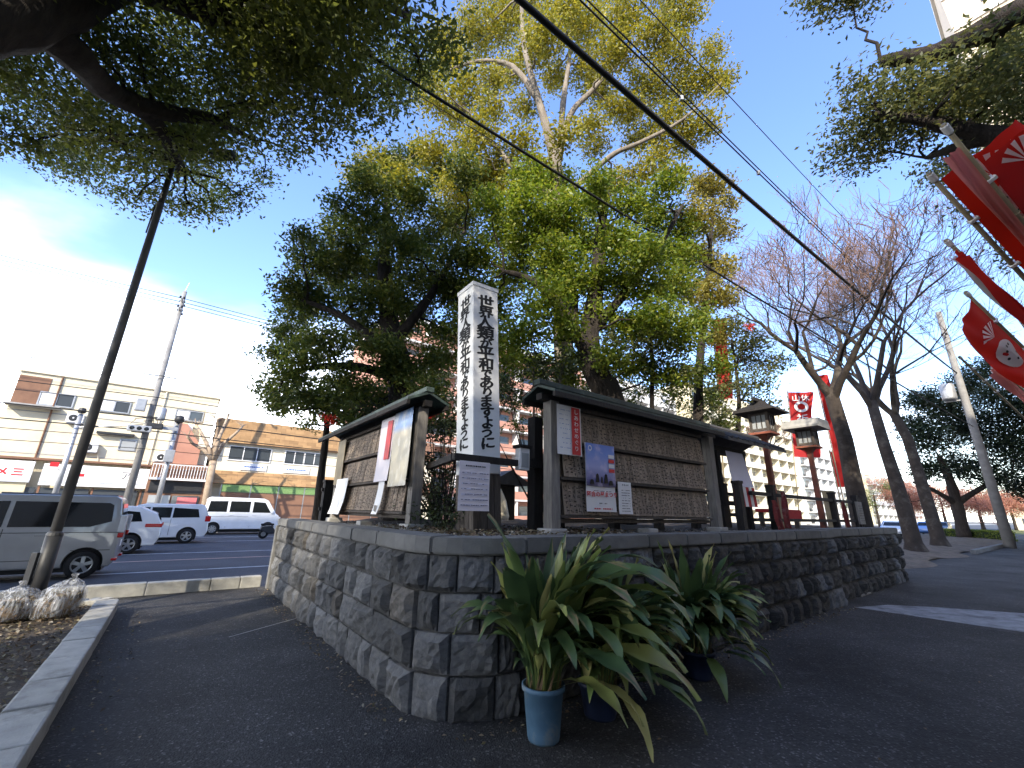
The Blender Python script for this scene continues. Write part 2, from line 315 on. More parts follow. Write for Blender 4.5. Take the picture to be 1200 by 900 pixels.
def film_poster():
    # printed picture: violet-blue night sky with pale clouds and dark town at the foot (flat print)
    mt, t, b, o = new_mat('poster_print')
    tcn = N(t, 'ShaderNodeTexCoord'); sx = N(t, 'ShaderNodeSeparateXYZ'); t.links.new(tcn.outputs['UV'], sx.inputs[0])
    c = ramp(t, sx.outputs['Y'], [(0, (.05, .05, .12)), (.14, (.12, .12, .30)), (.45, (.30, .34, .62)), (.8, (.14, .26, .66)), (1, (.10, .20, .60))])
    n1 = N(t, 'ShaderNodeTexNoise', i_Scale=3.5, i_Detail=6); t.links.new(tcn.outputs['UV'], n1.inputs['Vector'])
    f = N(t, 'ShaderNodeMapRange', i_1=.5, i_2=.75, i_3=0, i_4=.7); t.links.new(n1.outputs['Fac'], f.inputs[0])
    c = mixrgb(t, f.outputs[0], c, (.62, .55, .72))
    t.links.new(c, b.inputs['Base Color']); b.inputs['Roughness'].default_value = .5; M['poster_print'] = mt
    mt, t, b, o = new_mat('poster_gold')
    tcn = N(t, 'ShaderNodeTexCoord'); sx = N(t, 'ShaderNodeSeparateXYZ'); t.links.new(tcn.outputs['UV'], sx.inputs[0])
    c = ramp(t, sx.outputs['Y'], [(0, (.42, .38, .30)), (.06, (.50, .45, .33)), (.70, (.46, .41, .30)), (.78, (.18, .30, .55)), (1, (.22, .38, .66))])
    n1 = N(t, 'ShaderNodeTexNoise', i_Scale=2.2, i_Detail=3, i_Distortion=2.0); t.links.new(tcn.outputs['UV'], n1.inputs['Vector'])
    f = N(t, 'ShaderNodeMapRange', i_1=.5, i_2=.6, i_3=0, i_4=.55); t.links.new(n1.outputs['Fac'], f.inputs[0])
    c = mixrgb(t, f.outputs[0], c, (.70, .67, .60))
    t.links.new(c, b.inputs['Base Color']); b.inputs['Roughness'].default_value = .4; M['poster_gold'] = mt
film_poster()

# ------------------------------------------------------------------ mesh helpers
class MB:
    def __init__(s): s.v = []; s.f = []; s.uv = None
    def quad(s, a, b, c, d):
        i = len(s.v); s.v += [tuple(a), tuple(b), tuple(c), tuple(d)]; s.f.append((i, i+1, i+2, i+3)); return s
    def poly(s, pts):
        i = len(s.v); s.v += [tuple(p) for p in pts]; s.f.append(tuple(range(i, i+len(pts)))); return s
    def box(s, x0, x1, y0, y1, z0, z1, mtx=None):
        p = [(x, y, z) for z in (z0, z1) for (x, y) in ((x0, y0), (x1, y0), (x1, y1), (x0, y1))]
        if mtx: p = [tuple(mtx @ Vector(q)) for q in p]
        i = len(s.v); s.v += p
        s.f += [tuple(i+k for k in q) for q in ((3,2,1,0),(4,5,6,7),(0,1,5,4),(1,2,6,5),(2,3,7,6),(3,0,4,7))]; return s
    def tube(s, pts, rad, n=8, cap=True):
        pts = [Vector(p) for p in pts]
        if not hasattr(rad, '__len__'): rad = [rad]*len(pts)
        i0 = len(s.v); prev = None
        for k, p in enumerate(pts):
            d = (pts[min(k+1, len(pts)-1)] - pts[max(k-1, 0)])
            d = d.normalized() if d.length > 1e-9 else Vector((0, 0, 1))
            if prev is None:
                x = d.orthogonal().normalized()
            else:
                x = prev - d * prev.dot(d); x = x.normalized() if x.length > 1e-6 else d.orthogonal().normalized()
            prev = x; y = d.cross(x)
            for j in range(n):
                t = 2*math.pi*j/n; s.v.append(tuple(p + (x*math.cos(t) + y*math.sin(t))*rad[k]))
        for k in range(len(pts)-1):
            for j in range(n):
                a = i0+k*n+j; b = i0+k*n+(j+1) % n; s.f.append((a, b, b+n, a+n))
        if cap:
            s.f.append(tuple(i0+j for j in range(n))[::-1]); s.f.append(tuple(i0+(len(pts)-1)*n+j for j in range(n)))
        return s
    def lathe(s, prof, n=24, c=(0, 0, 0), axis='z'):
        i0 = len(s.v)
        for r, h in prof:
            for j in range(n):
                t = 2*math.pi*j/n; x, y = r*math.cos(t), r*math.sin(t)
                s.v.append((c[0]+x, c[1]+y, c[2]+h) if axis == 'z' else (c[0]+x, c[1]+h, c[2]+y))
        for k in range(len(prof)-1):
            for j in range(n):
                a = i0+k*n+j; b = i0+k*n+(j+1) % n
                s.f.append((a, b, b+n, a+n) if axis == 'z' else (a, a+n, b+n, b))
        return s
    def prism(s, pts, h0, h1, axis='z'):
        """polygon extruded along an axis; axis y: pts are (x, z)"""
        n = len(pts); i = len(s.v)
        for h in (h0, h1):
            for (p, q) in pts:
                s.v.append((p, q, h) if axis == 'z' else ((p, h, q) if axis == 'y' else (h, p, q)))
        s.f.append(tuple(range(i, i+n))[::-1]); s.f.append(tuple(range(i+n, i+2*n)))
        for j in range(n):
            k = (j+1) % n; s.f.append((i+j, i+k, i+n+k, i+n+j))
        return s
    def mesh(s, name, mat, smooth=False, fix=True):
        me = D.meshes.new(name); me.from_pydata(s.v, [], s.f)
        if fix:
            bm = bmesh.new(); bm.from_mesh(me); bmesh.ops.recalc_face_normals(bm, faces=bm.faces); bm.to_mesh(me); bm.free()
        if smooth: me.polygons.foreach_set('use_smooth', [True]*len(me.polygons))
        if mat: me.materials.append(M[mat])
        return me
    def build(s, name, mat, parent=None, smooth=False, bevel=0, seg=2, fix=True, label=None):
        me = s.mesh(name, mat, smooth, fix)
        if bevel: bevel_mesh(me, bevel, seg)
        o = link(name, me, parent)
        if label: o['label'] = label
        return o
def bevel_mesh(me, w, seg=2):
    bm = bmesh.new(); bm.from_mesh(me); bmesh.ops.remove_doubles(bm, verts=bm.verts, dist=1e-5)
    bmesh.ops.bevel(bm, geom=list(bm.edges), offset=w, segments=seg, affect='EDGES', profile=.6, clamp_overlap=True); bm.to_mesh(me); bm.free()
def link(name, me, parent=None):
    o = D.objects.new(name, me); COL.objects.link(o)
    if parent: o.parent = parent
    return o
def tag(o, label, cat, group=None):
    o['label'] = label; o['category'] = cat
    if group: o['group'] = group
    return o
def thing(name, label, cat, loc=(0, 0, 0), rotz=0.0, group=None):
    o = D.objects.new(name, None); COL.objects.link(o); o.empty_display_size = .2
    o.location = loc; o.rotation_euler = (0, 0, rotz); return tag(o, label, cat, group)
def structure(o): o['kind'] = 'structure'; return o
def stuff(o): o['kind'] = 'stuff'; return o
def fast_mesh(name, verts, faces, mat, smooth=False):
    """numpy arrays: verts (n,3), faces (m,4) or (m,3)"""
    me = D.meshes.new(name); n, k = faces.shape
    me.vertices.add(len(verts)); me.vertices.foreach_set('co', np.asarray(verts, np.float32).ravel())
    me.loops.add(n*k); me.loops.foreach_set('vertex_index', faces.astype(np.int32).ravel())
    me.polygons.add(n); me.polygons.foreach_set('loop_start', np.arange(0, n*k, k, dtype=np.int32))
    try: me.polygons.foreach_set('loop_total', np.full(n, k, np.int32))
    except Exception: pass
    if smooth: me.polygons.foreach_set('use_smooth', np.ones(n, bool))
    me.update(calc_edges=True); me.materials.append(M[mat]); return me
def text_mesh(body, size, mat, name='lettering', offset=0.0, spacing=1.0, extrude=.0008):
    c = D.curves.new(name, 'FONT'); c.body = body; c.size = size; c.align_x = 'CENTER'; c.align_y = 'CENTER'; c.offset = offset; c.extrude = extrude; c.space_character = spacing; c.resolution_u = 3
    o = D.objects.new(name, c); COL.objects.link(o)
    dg = bpy.context.evaluated_depsgraph_get(); me = D.meshes.new_from_object(o.evaluated_get(dg)); me.name = name
    D.objects.remove(o); D.curves.remove(c); me.materials.clear(); me.materials.append(M[mat]); return me
def text_part(body, size, mat, parent, mtx, name='lettering', **k):
    me = text_mesh(body, size, mat, name, **k); me.transform(mtx); return link(name, me, parent)
def face_mtx(loc, right, up):
    r = Vector(right).normalized(); u = Vector(up).normalized(); n = r.cross(u)
    mm = Matrix((r, u, n)).transposed().to_4x4(); mm.translation = loc; return mm
NPR = np.random.default_rng(11)

# ================================================================== THE SETTING
def sheet(name, pts, z, mat, thick=0.0):
    mb = MB()
    if thick: mb.prism([(p[0], p[1]) for p in pts], z - thick, z)
    else: mb.poly([(p[0], p[1], z) for p in pts])
    return structure(mb.build(name, mat))
def abp(*ps): return [L(a, b) for a, b in ps]
BED = 1.20          # soil level behind the stone wall
ROADZ = -.12
sheet('ground', [(-3000, -3000), (3000, -3000), (3000, 3000), (-3000, 3000)], -.135, 'ground_far')
sheet('road', abp((-160, 7.2), (400, 7.2), (400, 30.5), (-160, 30.5)), ROADZ, 'road_asphalt')
sheet('pavement', abp((-160, -13.2), (400, -13.2), (400, 7.1), (-160, 7.1)), 0, 'path_asphalt', .13)
sheet('far_pavement', abp((-160, 30.5), (400, 30.5), (400, 37), (-160, 37)), .02, 'concrete', .15)
for b, w, mt in ((11.5, .16, 'lane_white'), (14.25, .16, 'lane_orange'), (16.6, .14, 'lane_white'), (22.3, .16, 'lane_white'), (25.6, .15, 'lane_white'), (29.9, .15, 'lane_white')):
    sheet('lane_marking', abp((-60, b - w/2), (120, b - w/2), (120, b + w/2), (-60, b + w/2)), ROADZ + .004, mt)
sheet('painted_sun_band', [at_z(u, v, 0) for u, v in ((1002, 712), (1040, 709), (1100, 712), (1200, 719), (1260, 722), (1260, 745), (1200, 741), (1130, 731), (1050, 719))], .004, 'sun_band_paint')  # band of sunlight across the path, put in as a pale sheet
p0, p1 = at_z(268, 747, 0), at_z(347, 725, 0); dn = (p1 - p0).normalized().cross(Vector((0, 0, 1))) * .009
sheet('pavement_joint', [p0 - dn, p1 - dn, p1 + dn, p0 + dn], .004, 'concrete')
# earth verge past the end of the wall, with root swells
def earth_verge():
    na, nb = 70, 26; vs, fs = [], []
    for i in range(na + 1):
        for j in range(nb + 1):
            a = 13.75 + (64 * (i / na) ** 1.5); b = .75 + 6.2 * j / nb
            edge = min(1, j / 3, i / 2 if i < 2 else 1)
            z = .008 + edge * (.07 + .05 * math.sin(a * 1.7 + b) * math.sin(b * 2.3) + .10 * min(1, j / 8) + .035 * rnd.random())
            vs.append(tuple(L(a + .15 * rnd.random(), b + (.35 * math.sin(a * .9) if j == 0 else 0), z)))
    for i in range(na):
        for j in range(nb):
            k = i * (nb + 1) + j; fs.append((k, k + nb + 1, k + nb + 2, k + 1))
    me = D.meshes.new('verge'); me.from_pydata(vs, [], fs); me.materials.append(M['earth']); me.polygons.foreach_set('use_smooth', [True] * len(fs))
    structure(link('verge', me))
earth_verge()
sheet('lawn', abp((70, .3), (330, .3), (330, 6.9), (70, 6.9)), .012, 'lawn')

# ------------------------------------------------------------------ kerbs
def kerb_stone_mesh(ln, w, h, bev=.018, mat='kerb'):
    mb = MB().box(-ln/2, ln/2, -w/2, w/2, 0, h); me = mb.mesh('kerb_stone', mat); bevel_mesh(me, bev, 2); return me
def kerb_run(root, pts, w, h, lens, z0, mat='kerb'):
    """stones laid end to end along a polyline given in local a, b"""
    i = 0
    for (ax, ay), (bx, by) in zip(pts[:-1], pts[1:]):
        ln = math.hypot(bx - ax, by - ay); s = 0; ang = math.atan2(by - ay, bx - ax)
        while s < ln - .05:
            l = lens[i % len(lens)] * rnd.uniform(.94, 1.06); l = min(l, ln - s); i += 1
            o = link('kerb_stone', kerb_stone_mesh(l - .008, w, h, mat=mat), root)
            c = s + l / 2; o.location = (ax + (bx - ax) * c / ln, ay + (by - ay) * c / ln, z0 + rnd.uniform(-.004, .004))
            o.rotation_euler = (0, 0, ang + rnd.uniform(-.008, .008)); s += l
kr = thing('planting_bed_kerb', 'pale concrete kerb curving round the leaf-strewn planting bed with bags', 'kerb', C0, ROT)
arc = [(-2.45 + .22 * math.cos(t), 5.78 + .22 * math.sin(t)) for t in [k * math.pi / 2 / 3 for k in range(4)]]
kerb_run(kr, [(-2.23, -4.5), (-2.23, 5.76)], .26, .17, [.62], 0)
kerb_run(kr, arc, .26, .17, [.3], 0)
kerb_run(kr, [(-2.45, 6.0), (-9, 6.0)], .26, .17, [.62], 0)
kr2 = thing('roadside_kerb', 'pale kerb stones between dark footpath and boulevard', 'kerb', C0, ROT)
kerb_run(kr2, [(-12, 7.2), (-.1, 7.2)], .2, .32, [.95, .5, 1.15, .75], -.125)
kr3 = thing('verge_kerb', 'dark broken kerb edging the earth verge below bare trees', 'kerb', C0, ROT)
kerb_run(kr3, [(29, .55), (44, .45)], .2, .20, [1.0], 0, 'coping')
# planting bed soil with litter
sheet('planting_bed_soil', abp((-9, -4.5), (-2.3, -4.5), (-2.3, 5.9), (-9, 5.9)), .105, 'bed_soil', .1)
def leaf_quads(cen, size, flat=.4, aspect=.5):
    """folded leaf shapes (one quad each) at the given centres"""
    n = len(cen); ax = NPR.normal(size=(n, 3)); ax[:, 2] *= flat; ax /= np.linalg.norm(ax, axis=1)[:, None]
    nr = NPR.normal(size=(n, 3)) * flat; nr[:, 2] += 1.0
    sd = np.cross(ax, nr); sd /= np.linalg.norm(sd, axis=1)[:, None] + 1e-9
    s = (size * NPR.uniform(.65, 1.3, n))[:, None]
    up = np.cross(sd, ax); v = np.empty((n, 4, 3)); fold = .12
    v[:, 0] = cen - ax * s * .5; v[:, 1] = cen + sd * s * aspect * .5 + up * s * fold; v[:, 2] = cen + ax * s * .5; v[:, 3] = cen - sd * s * aspect * .5 + up * s * fold
    f = np.arange(n * 4).reshape(n, 4); return v.reshape(-1, 3), f
def litter(name, label, n, a0, a1, b0, b1, z, size, mat='leaf_litter', zs=.02, pw=1.0):
    a = a0 + (a1 - a0) * NPR.random(n) ** pw; b = b0 + (b1 - b0) * NPR.random(n)
    c = np.array(C0)[None] + np.outer(a, E1) + np.outer(b, E2); c[:, 2] = z + NPR.random(n) * zs
    v, f = leaf_quads(c, size, .25, .55); o = link(name, fast_mesh(name, v, f, mat)); stuff(tag(o, label, 'litter')); return o
litter('leaf_litter', 'dry brown leaves scattered over the planting bed soil', 15000, -7.5, -2.32, -2.5, 5.85, .112, .05)
litter('wall_foot_litter', 'dry leaves and grit gathered along the foot of stone wall', 420, .1, 8.2, -.30, -.06, .006, .035, zs=.02, pw=1.0)
litter('wall_foot_litter', 'dry leaves gathered along the left foot of stone wall', 300, -.26, -.05, .3, 6.7, .006, .035, zs=.02)
litter('kerb_litter', 'dry leaves gathered against the planting bed kerb', 160, -2.08, -1.75, -1.5, 5.5, .006, .035, zs=.01)
litter('fallen_leaf_scatter', 'few pale fallen leaves on the dark footpath', 130, -2.0, 7, -2.4, 6.5, .006, .03, zs=.006)

# ------------------------------------------------------------------ raised bed
def bed_ground():
    na, nb = 60, 30; vs, fs = [], []
    for i in range(na + 1):
        for j in range(nb + 1):
            a = .3 + 13.2 * i / na; b = .3 + 6.35 * j / nb
            z = BED + .03 * math.sin(a * 2.1) * math.sin(b * 1.7) + .03 * rnd.random() + .08 * min(1, max(0, (min(a, b) - .5) / 1.5))
            vs.append(tuple(L(a, b, z)))
    for i in range(na):
        for j in range(nb):
            k = i * (nb + 1) + j; fs.append((k, k + nb + 1, k + nb + 2, k + 1))
    me = D.meshes.new('raised_bed_soil'); me.from_pydata(vs, [], fs); me.materials.append(M['bed_soil']); me.polygons.foreach_set('use_smooth', [True] * len(fs))
    structure(link('raised_bed_soil', me))
bed_ground()
def pebbles(name, label, n, fn, r0, r1):
    oct_v = np.array([(1, 0, 0), (-1, 0, 0), (0, 1, 0), (0, -1, 0), (0, 0, .7), (0, 0, -.7)], float)
    oct_f = np.array([(0, 2, 4), (2, 1, 4), (1, 3, 4), (3, 0, 4), (2, 0, 5), (1, 2, 5), (3, 1, 5), (0, 3, 5)])
    V, Fs = [], []
    for i in range(n):
        p = fn(); r = rnd.uniform(r0, r1); t = rnd.uniform(0, 6.28)
        sc = np.array([r * rnd.uniform(.7, 1.4), r, r * rnd.uniform(.5, .9)]); q = oct_v * sc + NPR.normal(size=(6, 3)) * r * .12
        c, s = math.cos(t), math.sin(t); q = np.stack([q[:, 0] * c - q[:, 1] * s, q[:, 0] * s + q[:, 1] * c, q[:, 2]], 1) + np.array(p)
        V.append(q); Fs.append(oct_f + 6 * i)
    o = link(name, fast_mesh(name, np.concatenate(V), np.concatenate(Fs), 'pebbles')); stuff(tag(o, label, 'gravel'))
pebbles('gravel', 'loose gravel and chippings on top of the stone wall bed', 4200, lambda: (lambda a, b: L(a, b, BED + .035 + .05 * min(1, max(0, (min(a, b) - .5) / 1.5)) + rnd.random() * .02))(*((rnd.uniform(.35, 9), .36 + abs(rnd.gauss(0, .35))) if rnd.random() < .6 else (.36 + abs(rnd.gauss(0, .35)), rnd.uniform(.4, 6)))), .008, .026)
litter('bed_leaf_litter', 'dry leaves lying between the notice boards on the raised bed', 2600, .35, 3.0, .35, 2.6, BED + .05, .06, zs=.06)

# ------------------------------------------------------------------ stone wall
RAD = .72
def wall_path(s):
    """left run from b=6.8 to the rounded corner, then along a; local a, b and tangent"""
    s1 = 6.8 - RAD; s2 = s1 + RAD * math.pi / 2
    if s <= s1: return Vector((0, 6.8 - s, 0)), Vector((0, -1, 0))
    if s <= s2:
        t = (s - s1) / RAD; return Vector((RAD - RAD * math.cos(t), RAD - RAD * math.sin(t), 0)), Vector((math.sin(t), -math.cos(t), 0))
    return Vector((RAD + s - s2, 0, 0)), Vector((1, 0, 0))
def wall_path2(s): return Vector((8.42 + s, .13, 0)), Vector((1, 0, 0))
def stone_variant(seed, amp=1.0):
    r = random.Random(seed); nx, nz = 7, 6; g = {}
    mb = MB(); cx, cz = r.uniform(-.2, .2), r.uniform(-.2, .2); tx, tz = r.uniform(-.028, .028), r.uniform(-.026, .026); peak = r.uniform(.026, .055) * amp
    for i in range(nx + 1):
        for j in range(nz + 1):
            x, z = i / nx - .5, j / nz - .5; e = min(.5 - abs(x), .5 - abs(z)); k = min(1, e / .11)
            y = -(.014 + k * (peak * (.62 + .45 * (1 - 1.6 * math.hypot(x - cx, z - cz))) + tx * x * 2 + tz * z * 2) + k * r.uniform(-.013, .013) * amp)
            jx = 0 if i in (0, nx) else r.uniform(-.05, .05) / 2; jz = 0 if j in (0, nz) else r.uniform(-.05, .05) / 2
            wob = .022
            ex = r.uniform(-wob, 0) * (1 if i == nx else -1) if i in (0, nx) else jx
            ez = r.uniform(-wob, 0) * (1 if j == nz else -1) if j in (0, nz) else jz
            g[i, j] = len(mb.v); mb.v.append((x + ex, y, z + ez))
    for i in range(nx):
        for j in range(nz): mb.f.append((g[i, j], g[i+1, j], g[i+1, j+1], g[i, j+1]))
    ring = [g[i, 0] for i in range(nx + 1)] + [g[nx, j] for j in range(1, nz + 1)] + [g[i, nz] for i in range(nx - 1, -1, -1)] + [g[0, j] for j in range(nz - 1, 0, -1)]
    back = []
    for k in ring:
        x, y, z = mb.v[k]; back.append(len(mb.v)); mb.v.append((x, .08, z))
    n = len(ring)
    for k in range(n): mb.f.append((ring[k], back[k], back[(k+1) % n], ring[(k+1) % n]))
    return mb
STV = [stone_variant(100 + k).mesh('stone', 'stone' if k % 11 else 'stone_warm') for k in range(21)]
STR = [stone_variant(300 + k, 1.75).mesh('stone', 'stone_dark' if k % 5 else 'stone') for k in range(18)]   # rougher split stones of the long run
COURSES = [(-.04, .285), (.285, .575), (.575, .865), (.865, 1.15)]
def lay_stones(root, path, total, tight, lo=.24, hi=.52):
    for ci, (z0, z1) in enumerate(COURSES):
        s = -rnd.uniform(0, .3) if False else 0.0
        while s < total - .02:
            p, t = path(s + .15); cornering = abs(t.x) > .02 and abs(t.y) > .02
            w = rnd.uniform(lo, hi) * (.74 if cornering else 1)
            if total - s - w < .18: w = total - s
            c, tg = path(s + w / 2); rough = tg.x > .97 and c.x > 1.2
            if rough and w > .40 and total - s - w > .3: w *= .8; c, tg = path(s + w / 2)
            inward = Vector((-tg.y, tg.x, 0))
            o = link('stone', rnd.choice(STR if rough else STV), root)
            o.location = (c.x + inward.x * .012, c.y + inward.y * .012, (z0 + z1) / 2 + rnd.uniform(-.004, .004)); o.rotation_euler = (rnd.uniform(-.02, .02), rnd.uniform(-.012, .012), math.atan2(tg.y, tg.x))
            flip = rnd.choice((1, -1))
            o.scale = ((w - .012) * 1.0, rnd.uniform(.8, 1.25), (z1 - z0 - .010))
            s += w
def strip_prism(path, s0, s1, d0, d1, z0, z1, n):
    mb = MB(); out, inn = [], []
    for k in range(n + 1):
        p, t = path(s0 + (s1 - s0) * k / n); q = Vector((-t.y, t.x, 0)); out.append(p + q * d0); inn.append(p + q * d1)
    mb.prism([(p.x, p.y) for p in out] + [(p.x, p.y) for p in reversed(inn)], z0, z1); return mb
def lay_coping(root, path, total, z0=1.152, h=.135):
    s = 0.0
    while s < total - .02:
        w = rnd.uniform(.72, 1.15)
        if total - s - w < .4: w = total - s
        mb = strip_prism(path, s + .003, s + w - .003, -.045 + rnd.uniform(-.004, .004), .36, z0, z0 + h + rnd.uniform(-.004, .004), 6 if True else 1)
        me = mb.mesh('coping_stone', 'coping')
        bm = bmesh.new(); bm.from_mesh(me); es = [e for e in bm.edges if len(e.link_faces) == 2 and e.calc_face_angle(0) > .6]
        bmesh.ops.bevel(bm, geom=es, offset=.014, segments=2, affect='EDGES', clamp_overlap=True); bm.to_mesh(me); bm.free()
        link('coping_stone', me, root); s += w
T1 = 6.8 - RAD + RAD * math.pi / 2 + 8.42 - RAD
w1 = thing('stone_wall', 'rough grey stone retaining wall with rounded corner below notice boards', 'wall', C0, ROT)
strip_prism(wall_path, .02, T1 - .02, .022, .34, -.1, 1.15, 60).build('wall_core', 'mortar', w1)
lay_stones(w1, wall_path, T1, True); lay_coping(w1, wall_path, T1)
MB().box(-.05, .30, 6.80, 6.93, -.12, 1.15).build('end_pier', 'coping', w1, bevel=.012)
w2 = thing('stone_wall', 'shorter stone wall section continuing past the second red lantern', 'wall', C0, ROT)
strip_prism(wall_path2, .02, 5.28, .022, .34, -.1, 1.15, 4).build('wall_core', 'mortar', w2)
lay_stones(w2, wall_path2, 5.3, True); lay_coping(w2, wall_path2, 5.3, 1.152, .15)
MB().box(13.40, 13.70, .47, 6.8, -.1, 1.15).build('return_wall', 'mortar', w2)
MB().box(.25, 13.4, 6.55, 6.85, -.1, 1.15).build('rear_wall', 'mortar', w2)
plank = MB().box(-.35, .35, -.05, .05, 0, .035).build('plank', 'grey_wood', bevel=.005); plank.location = at_z(1012, 697, .0) ; plank.rotation_euler = (0, 0, ROT); tag(plank, 'short weathered plank lying at the foot of stone wall step', 'plank')

# ================================================================== NOTICE BOARDS
def abloc(a, b, z): return L(a, b, z)
def scribble(mb, x0, x1, z0, z1, y, cols, rows, dens=.8, w=.5):
    """columns of small brush-like marks on a plane y"""
    cw = (x1 - x0) / cols; rh = (z1 - z0) / rows
    for c in range(cols):
        for r in range(rows):
            if rnd.random() > dens: continue
            cx = x0 + (c + .5) * cw; cz = z0 + (r + .5) * rh
            for k in range(3):
                dx, dz = rnd.uniform(-.25, .25) * cw * w * 2, rnd.uniform(-.3, .3) * rh
                if rnd.random() < .5: hx, hz = cw * w * rnd.uniform(.3, .5), rh * .07
                else: hx, hz = cw * w * .10, rh * rnd.uniform(.15, .38)
                mb.quad((cx+dx-hx, y, cz+dz-hz), (cx+dx+hx, y, cz+dz-hz), (cx+dx+hx, y, cz+dz+hz), (cx+dx-hx, y, cz+dz+hz))
PLQ = None
def gable_roof(root, x0, x1, zr, ze, hd, mat, th=.035, yc=0.0):
    for s in (-1, 1):
        mb = MB(); pts = [(yc, zr), (yc + s * hd, ze), (yc + s * hd, ze - th), (yc, zr - th)]
        mb.prism(pts, x0, x1, 'x'); mb.build('roof_slope', mat, root)
    n = int((x1 - x0) / .42)
    seam = MB()
    for k in range(n + 1):
        x = x0 + (x1 - x0) * k / n
        for s in (-1, 1):
            seam.poly([(x-.008, yc, zr+.012), (x+.008, yc, zr+.012), (x+.008, yc+s*hd, ze+.012), (x-.008, yc+s*hd, ze+.012)])
    seam.build('roof_seams', mat, root, fix=False)
    MB().box(x0 - .02, x1 + .02, yc - .06, yc + .06, zr - .015, zr + .055).build('ridge_cap', mat, root, bevel=.01)
    for s in (-1, 1):
        MB().box(x0 + .003, x1 - .003, yc + s * (hd - .015) - .02, yc + s * (hd - .015) + .02, ze - .085, ze - .026).build('eave_board', 'dark_wood', root)
def board(label, loc, rot, ln, px0, px1, ov0, ov1, tiers, zroof, z_eave, plq_w):
    r = thing('notice_board', label, 'notice board', loc, rot, 'roofed notice boards on the raised bed')
    bz = 0.0
    for x in (0, ln):
        MB().box(x - .07, x + .07, -.07, .07, .06, z_eave - .02).build('post', 'grey_wood', r, bevel=.008)
        MB().box(x - .13, x + .13, -.12, .12, -.06, .07).build('footing', 'concrete', r, bevel=.015)
    MB().box(ln * .46, ln * .46 + .2, -.1, .1, -.06, .06).build('footing', 'concrete', r, bevel=.015)
    zb, zt = tiers[0][0], tiers[-1][1]
    MB().box(px0, px1, -.005, .03, zb - .02, zt + .02).build('back_board', 'board_wood', r)
    MB().box(px0 - .03, px1 + .03, -.06, .05, zb - .07, zb - .022).build('bottom_rail', 'old_wood', r, bevel=.005)
    MB().box(px0 - .03, px1 + .03, -.06, .05, zt + .022, zt + .075).build('top_rail', 'old_wood', r, bevel=.005)
    for x in np.arange(px0 + .3, px1, .62):
        MB().box(x - .05, x + .05, -.04, .04, zt + .077, z_eave - .03).build('strut', 'dark_wood', r)
    MB().box(-.2, ln + .2, -.05, .05, z_eave - .03, z_eave + .05).build('roof_beam', 'dark_wood', r)
    ink = MB()
    for (z0, z1) in tiers:
        tilt = .055; h = z1 - z0 - .045; n = int((px1 - px0 - .04) / plq_w)
        pm = MB().box(-plq_w/2 + .003, plq_w/2 - .003, -.006, .006, 0, h).mesh('plaque', 'plaque_wood')
        for k in range(n):
            x = px0 + .02 + plq_w * (k + .5)
            o = link('plaque', pm, r); o.location = (x, -.030 - tilt + rnd.uniform(-.0045, .0045), z0 + .02 + rnd.uniform(0, .006)); o.rotation_euler = (-math.atan2(tilt - .01, h), rnd.uniform(-.012, .012), 0)
            m0 = len(ink.v); scribble(ink, x - plq_w*.34, x + plq_w*.34, .02, h - .02, 0, 1, rnd.choice((5, 6, 7)), .95, .85)
            a = -math.atan2(tilt - .01, h)
            for q in range(m0, len(ink.v)):
                vx, vy, vz = ink.v[q]; ink.v[q] = (vx, -.030 - tilt - .0115 - vz * math.sin(a), z0 + .02 + vz * math.cos(a))
        MB().box(px0 - .01, px1 + .01, -.105, -.004, z0 - .018, z0 + .014).build('shelf_rail', 'old_wood', r, bevel=.004)
    stuff(ink.build('ink_marks', 'faint_ink', r, fix=False))
    gable_roof(r, -ov0, ln + ov1, zroof, z_eave + .045, .30, 'copper_roof')
    return r
BR = board('roofed wooden notice board of name plaques bearing the violet festival poster', L(1.72, .68, BED + .06), ROT, 3.68, .10, 3.36, .22, .04, [(.20, .61), (.63, 1.04), (1.06, 1.47)], 1.74, 1.575, .073)
BLb = board('roofed wooden notice board of name plaques beside the left stone wall with hanging papers', L(.68, 5.55, BED + .06), ROT - math.pi / 2, 3.42, .05, 3.30, .85, .20, [(.20, .61), (.63, 1.04), (1.06, 1.47)], 1.76, 1.585, .078)
MB().box(.05, .5, -.115, -.108, .66, 1.48).build('bare_panel', 'bamboo', BLb)

# posters: flat sheets at their real place
def flat_sheet(name, w, h, mat, curl=0.0, nx=6, nz=8):
    vs, fs, uv = [], [], []
    for i in range(nx + 1):
        for j in range(nz + 1):
            x = (i / nx - .5) * w; z = -h + h * j / nz; t = 1 - j / nz
            y = -curl * t * t + .004 * math.sin(i * 1.9 + j) * t
            vs.append((x, y, z)); uv.append((i / nx, j / nz))
    for i in range(nx):
        for j in range(nz):
            k = i * (nz + 1) + j; fs.append((k, k + nz + 1, k + nz + 2, k + 1))
    me = D.meshes.new(name); me.from_pydata(vs, [], fs); me.materials.append(M[mat]); me.polygons.foreach_set('use_smooth', [True] * len(fs))
    ul = me.uv_layers.new(name='UV')
    for lp in me.loops: ul.data[lp.index].uv = uv[lp.vertex_index]
    return me
def poster(name, label, cat, root_top, rot, w, h, mat, curl=0.0, group=None):
    """Empty at the foot of the sheet; the paper hangs below root_top"""
    t = thing(name, label, cat, root_top - Vector((0, 0, h)), rot, group)
    o = link('sheet', flat_sheet('sheet', w, h, mat, curl), t); o.location = (0, 0, h); return t
UPZ = Vector((0, 0, 1))
def ptext(t, body, size, mat, x, z, y=-.004, sx=1.0, **k):
    mm = face_mtx((x, y, z), (1, 0, 0), (0, 0, 1)) @ Matrix.Diagonal((sx, 1, 1, 1)); return text_part(body, size, mat, t, mm, **k)
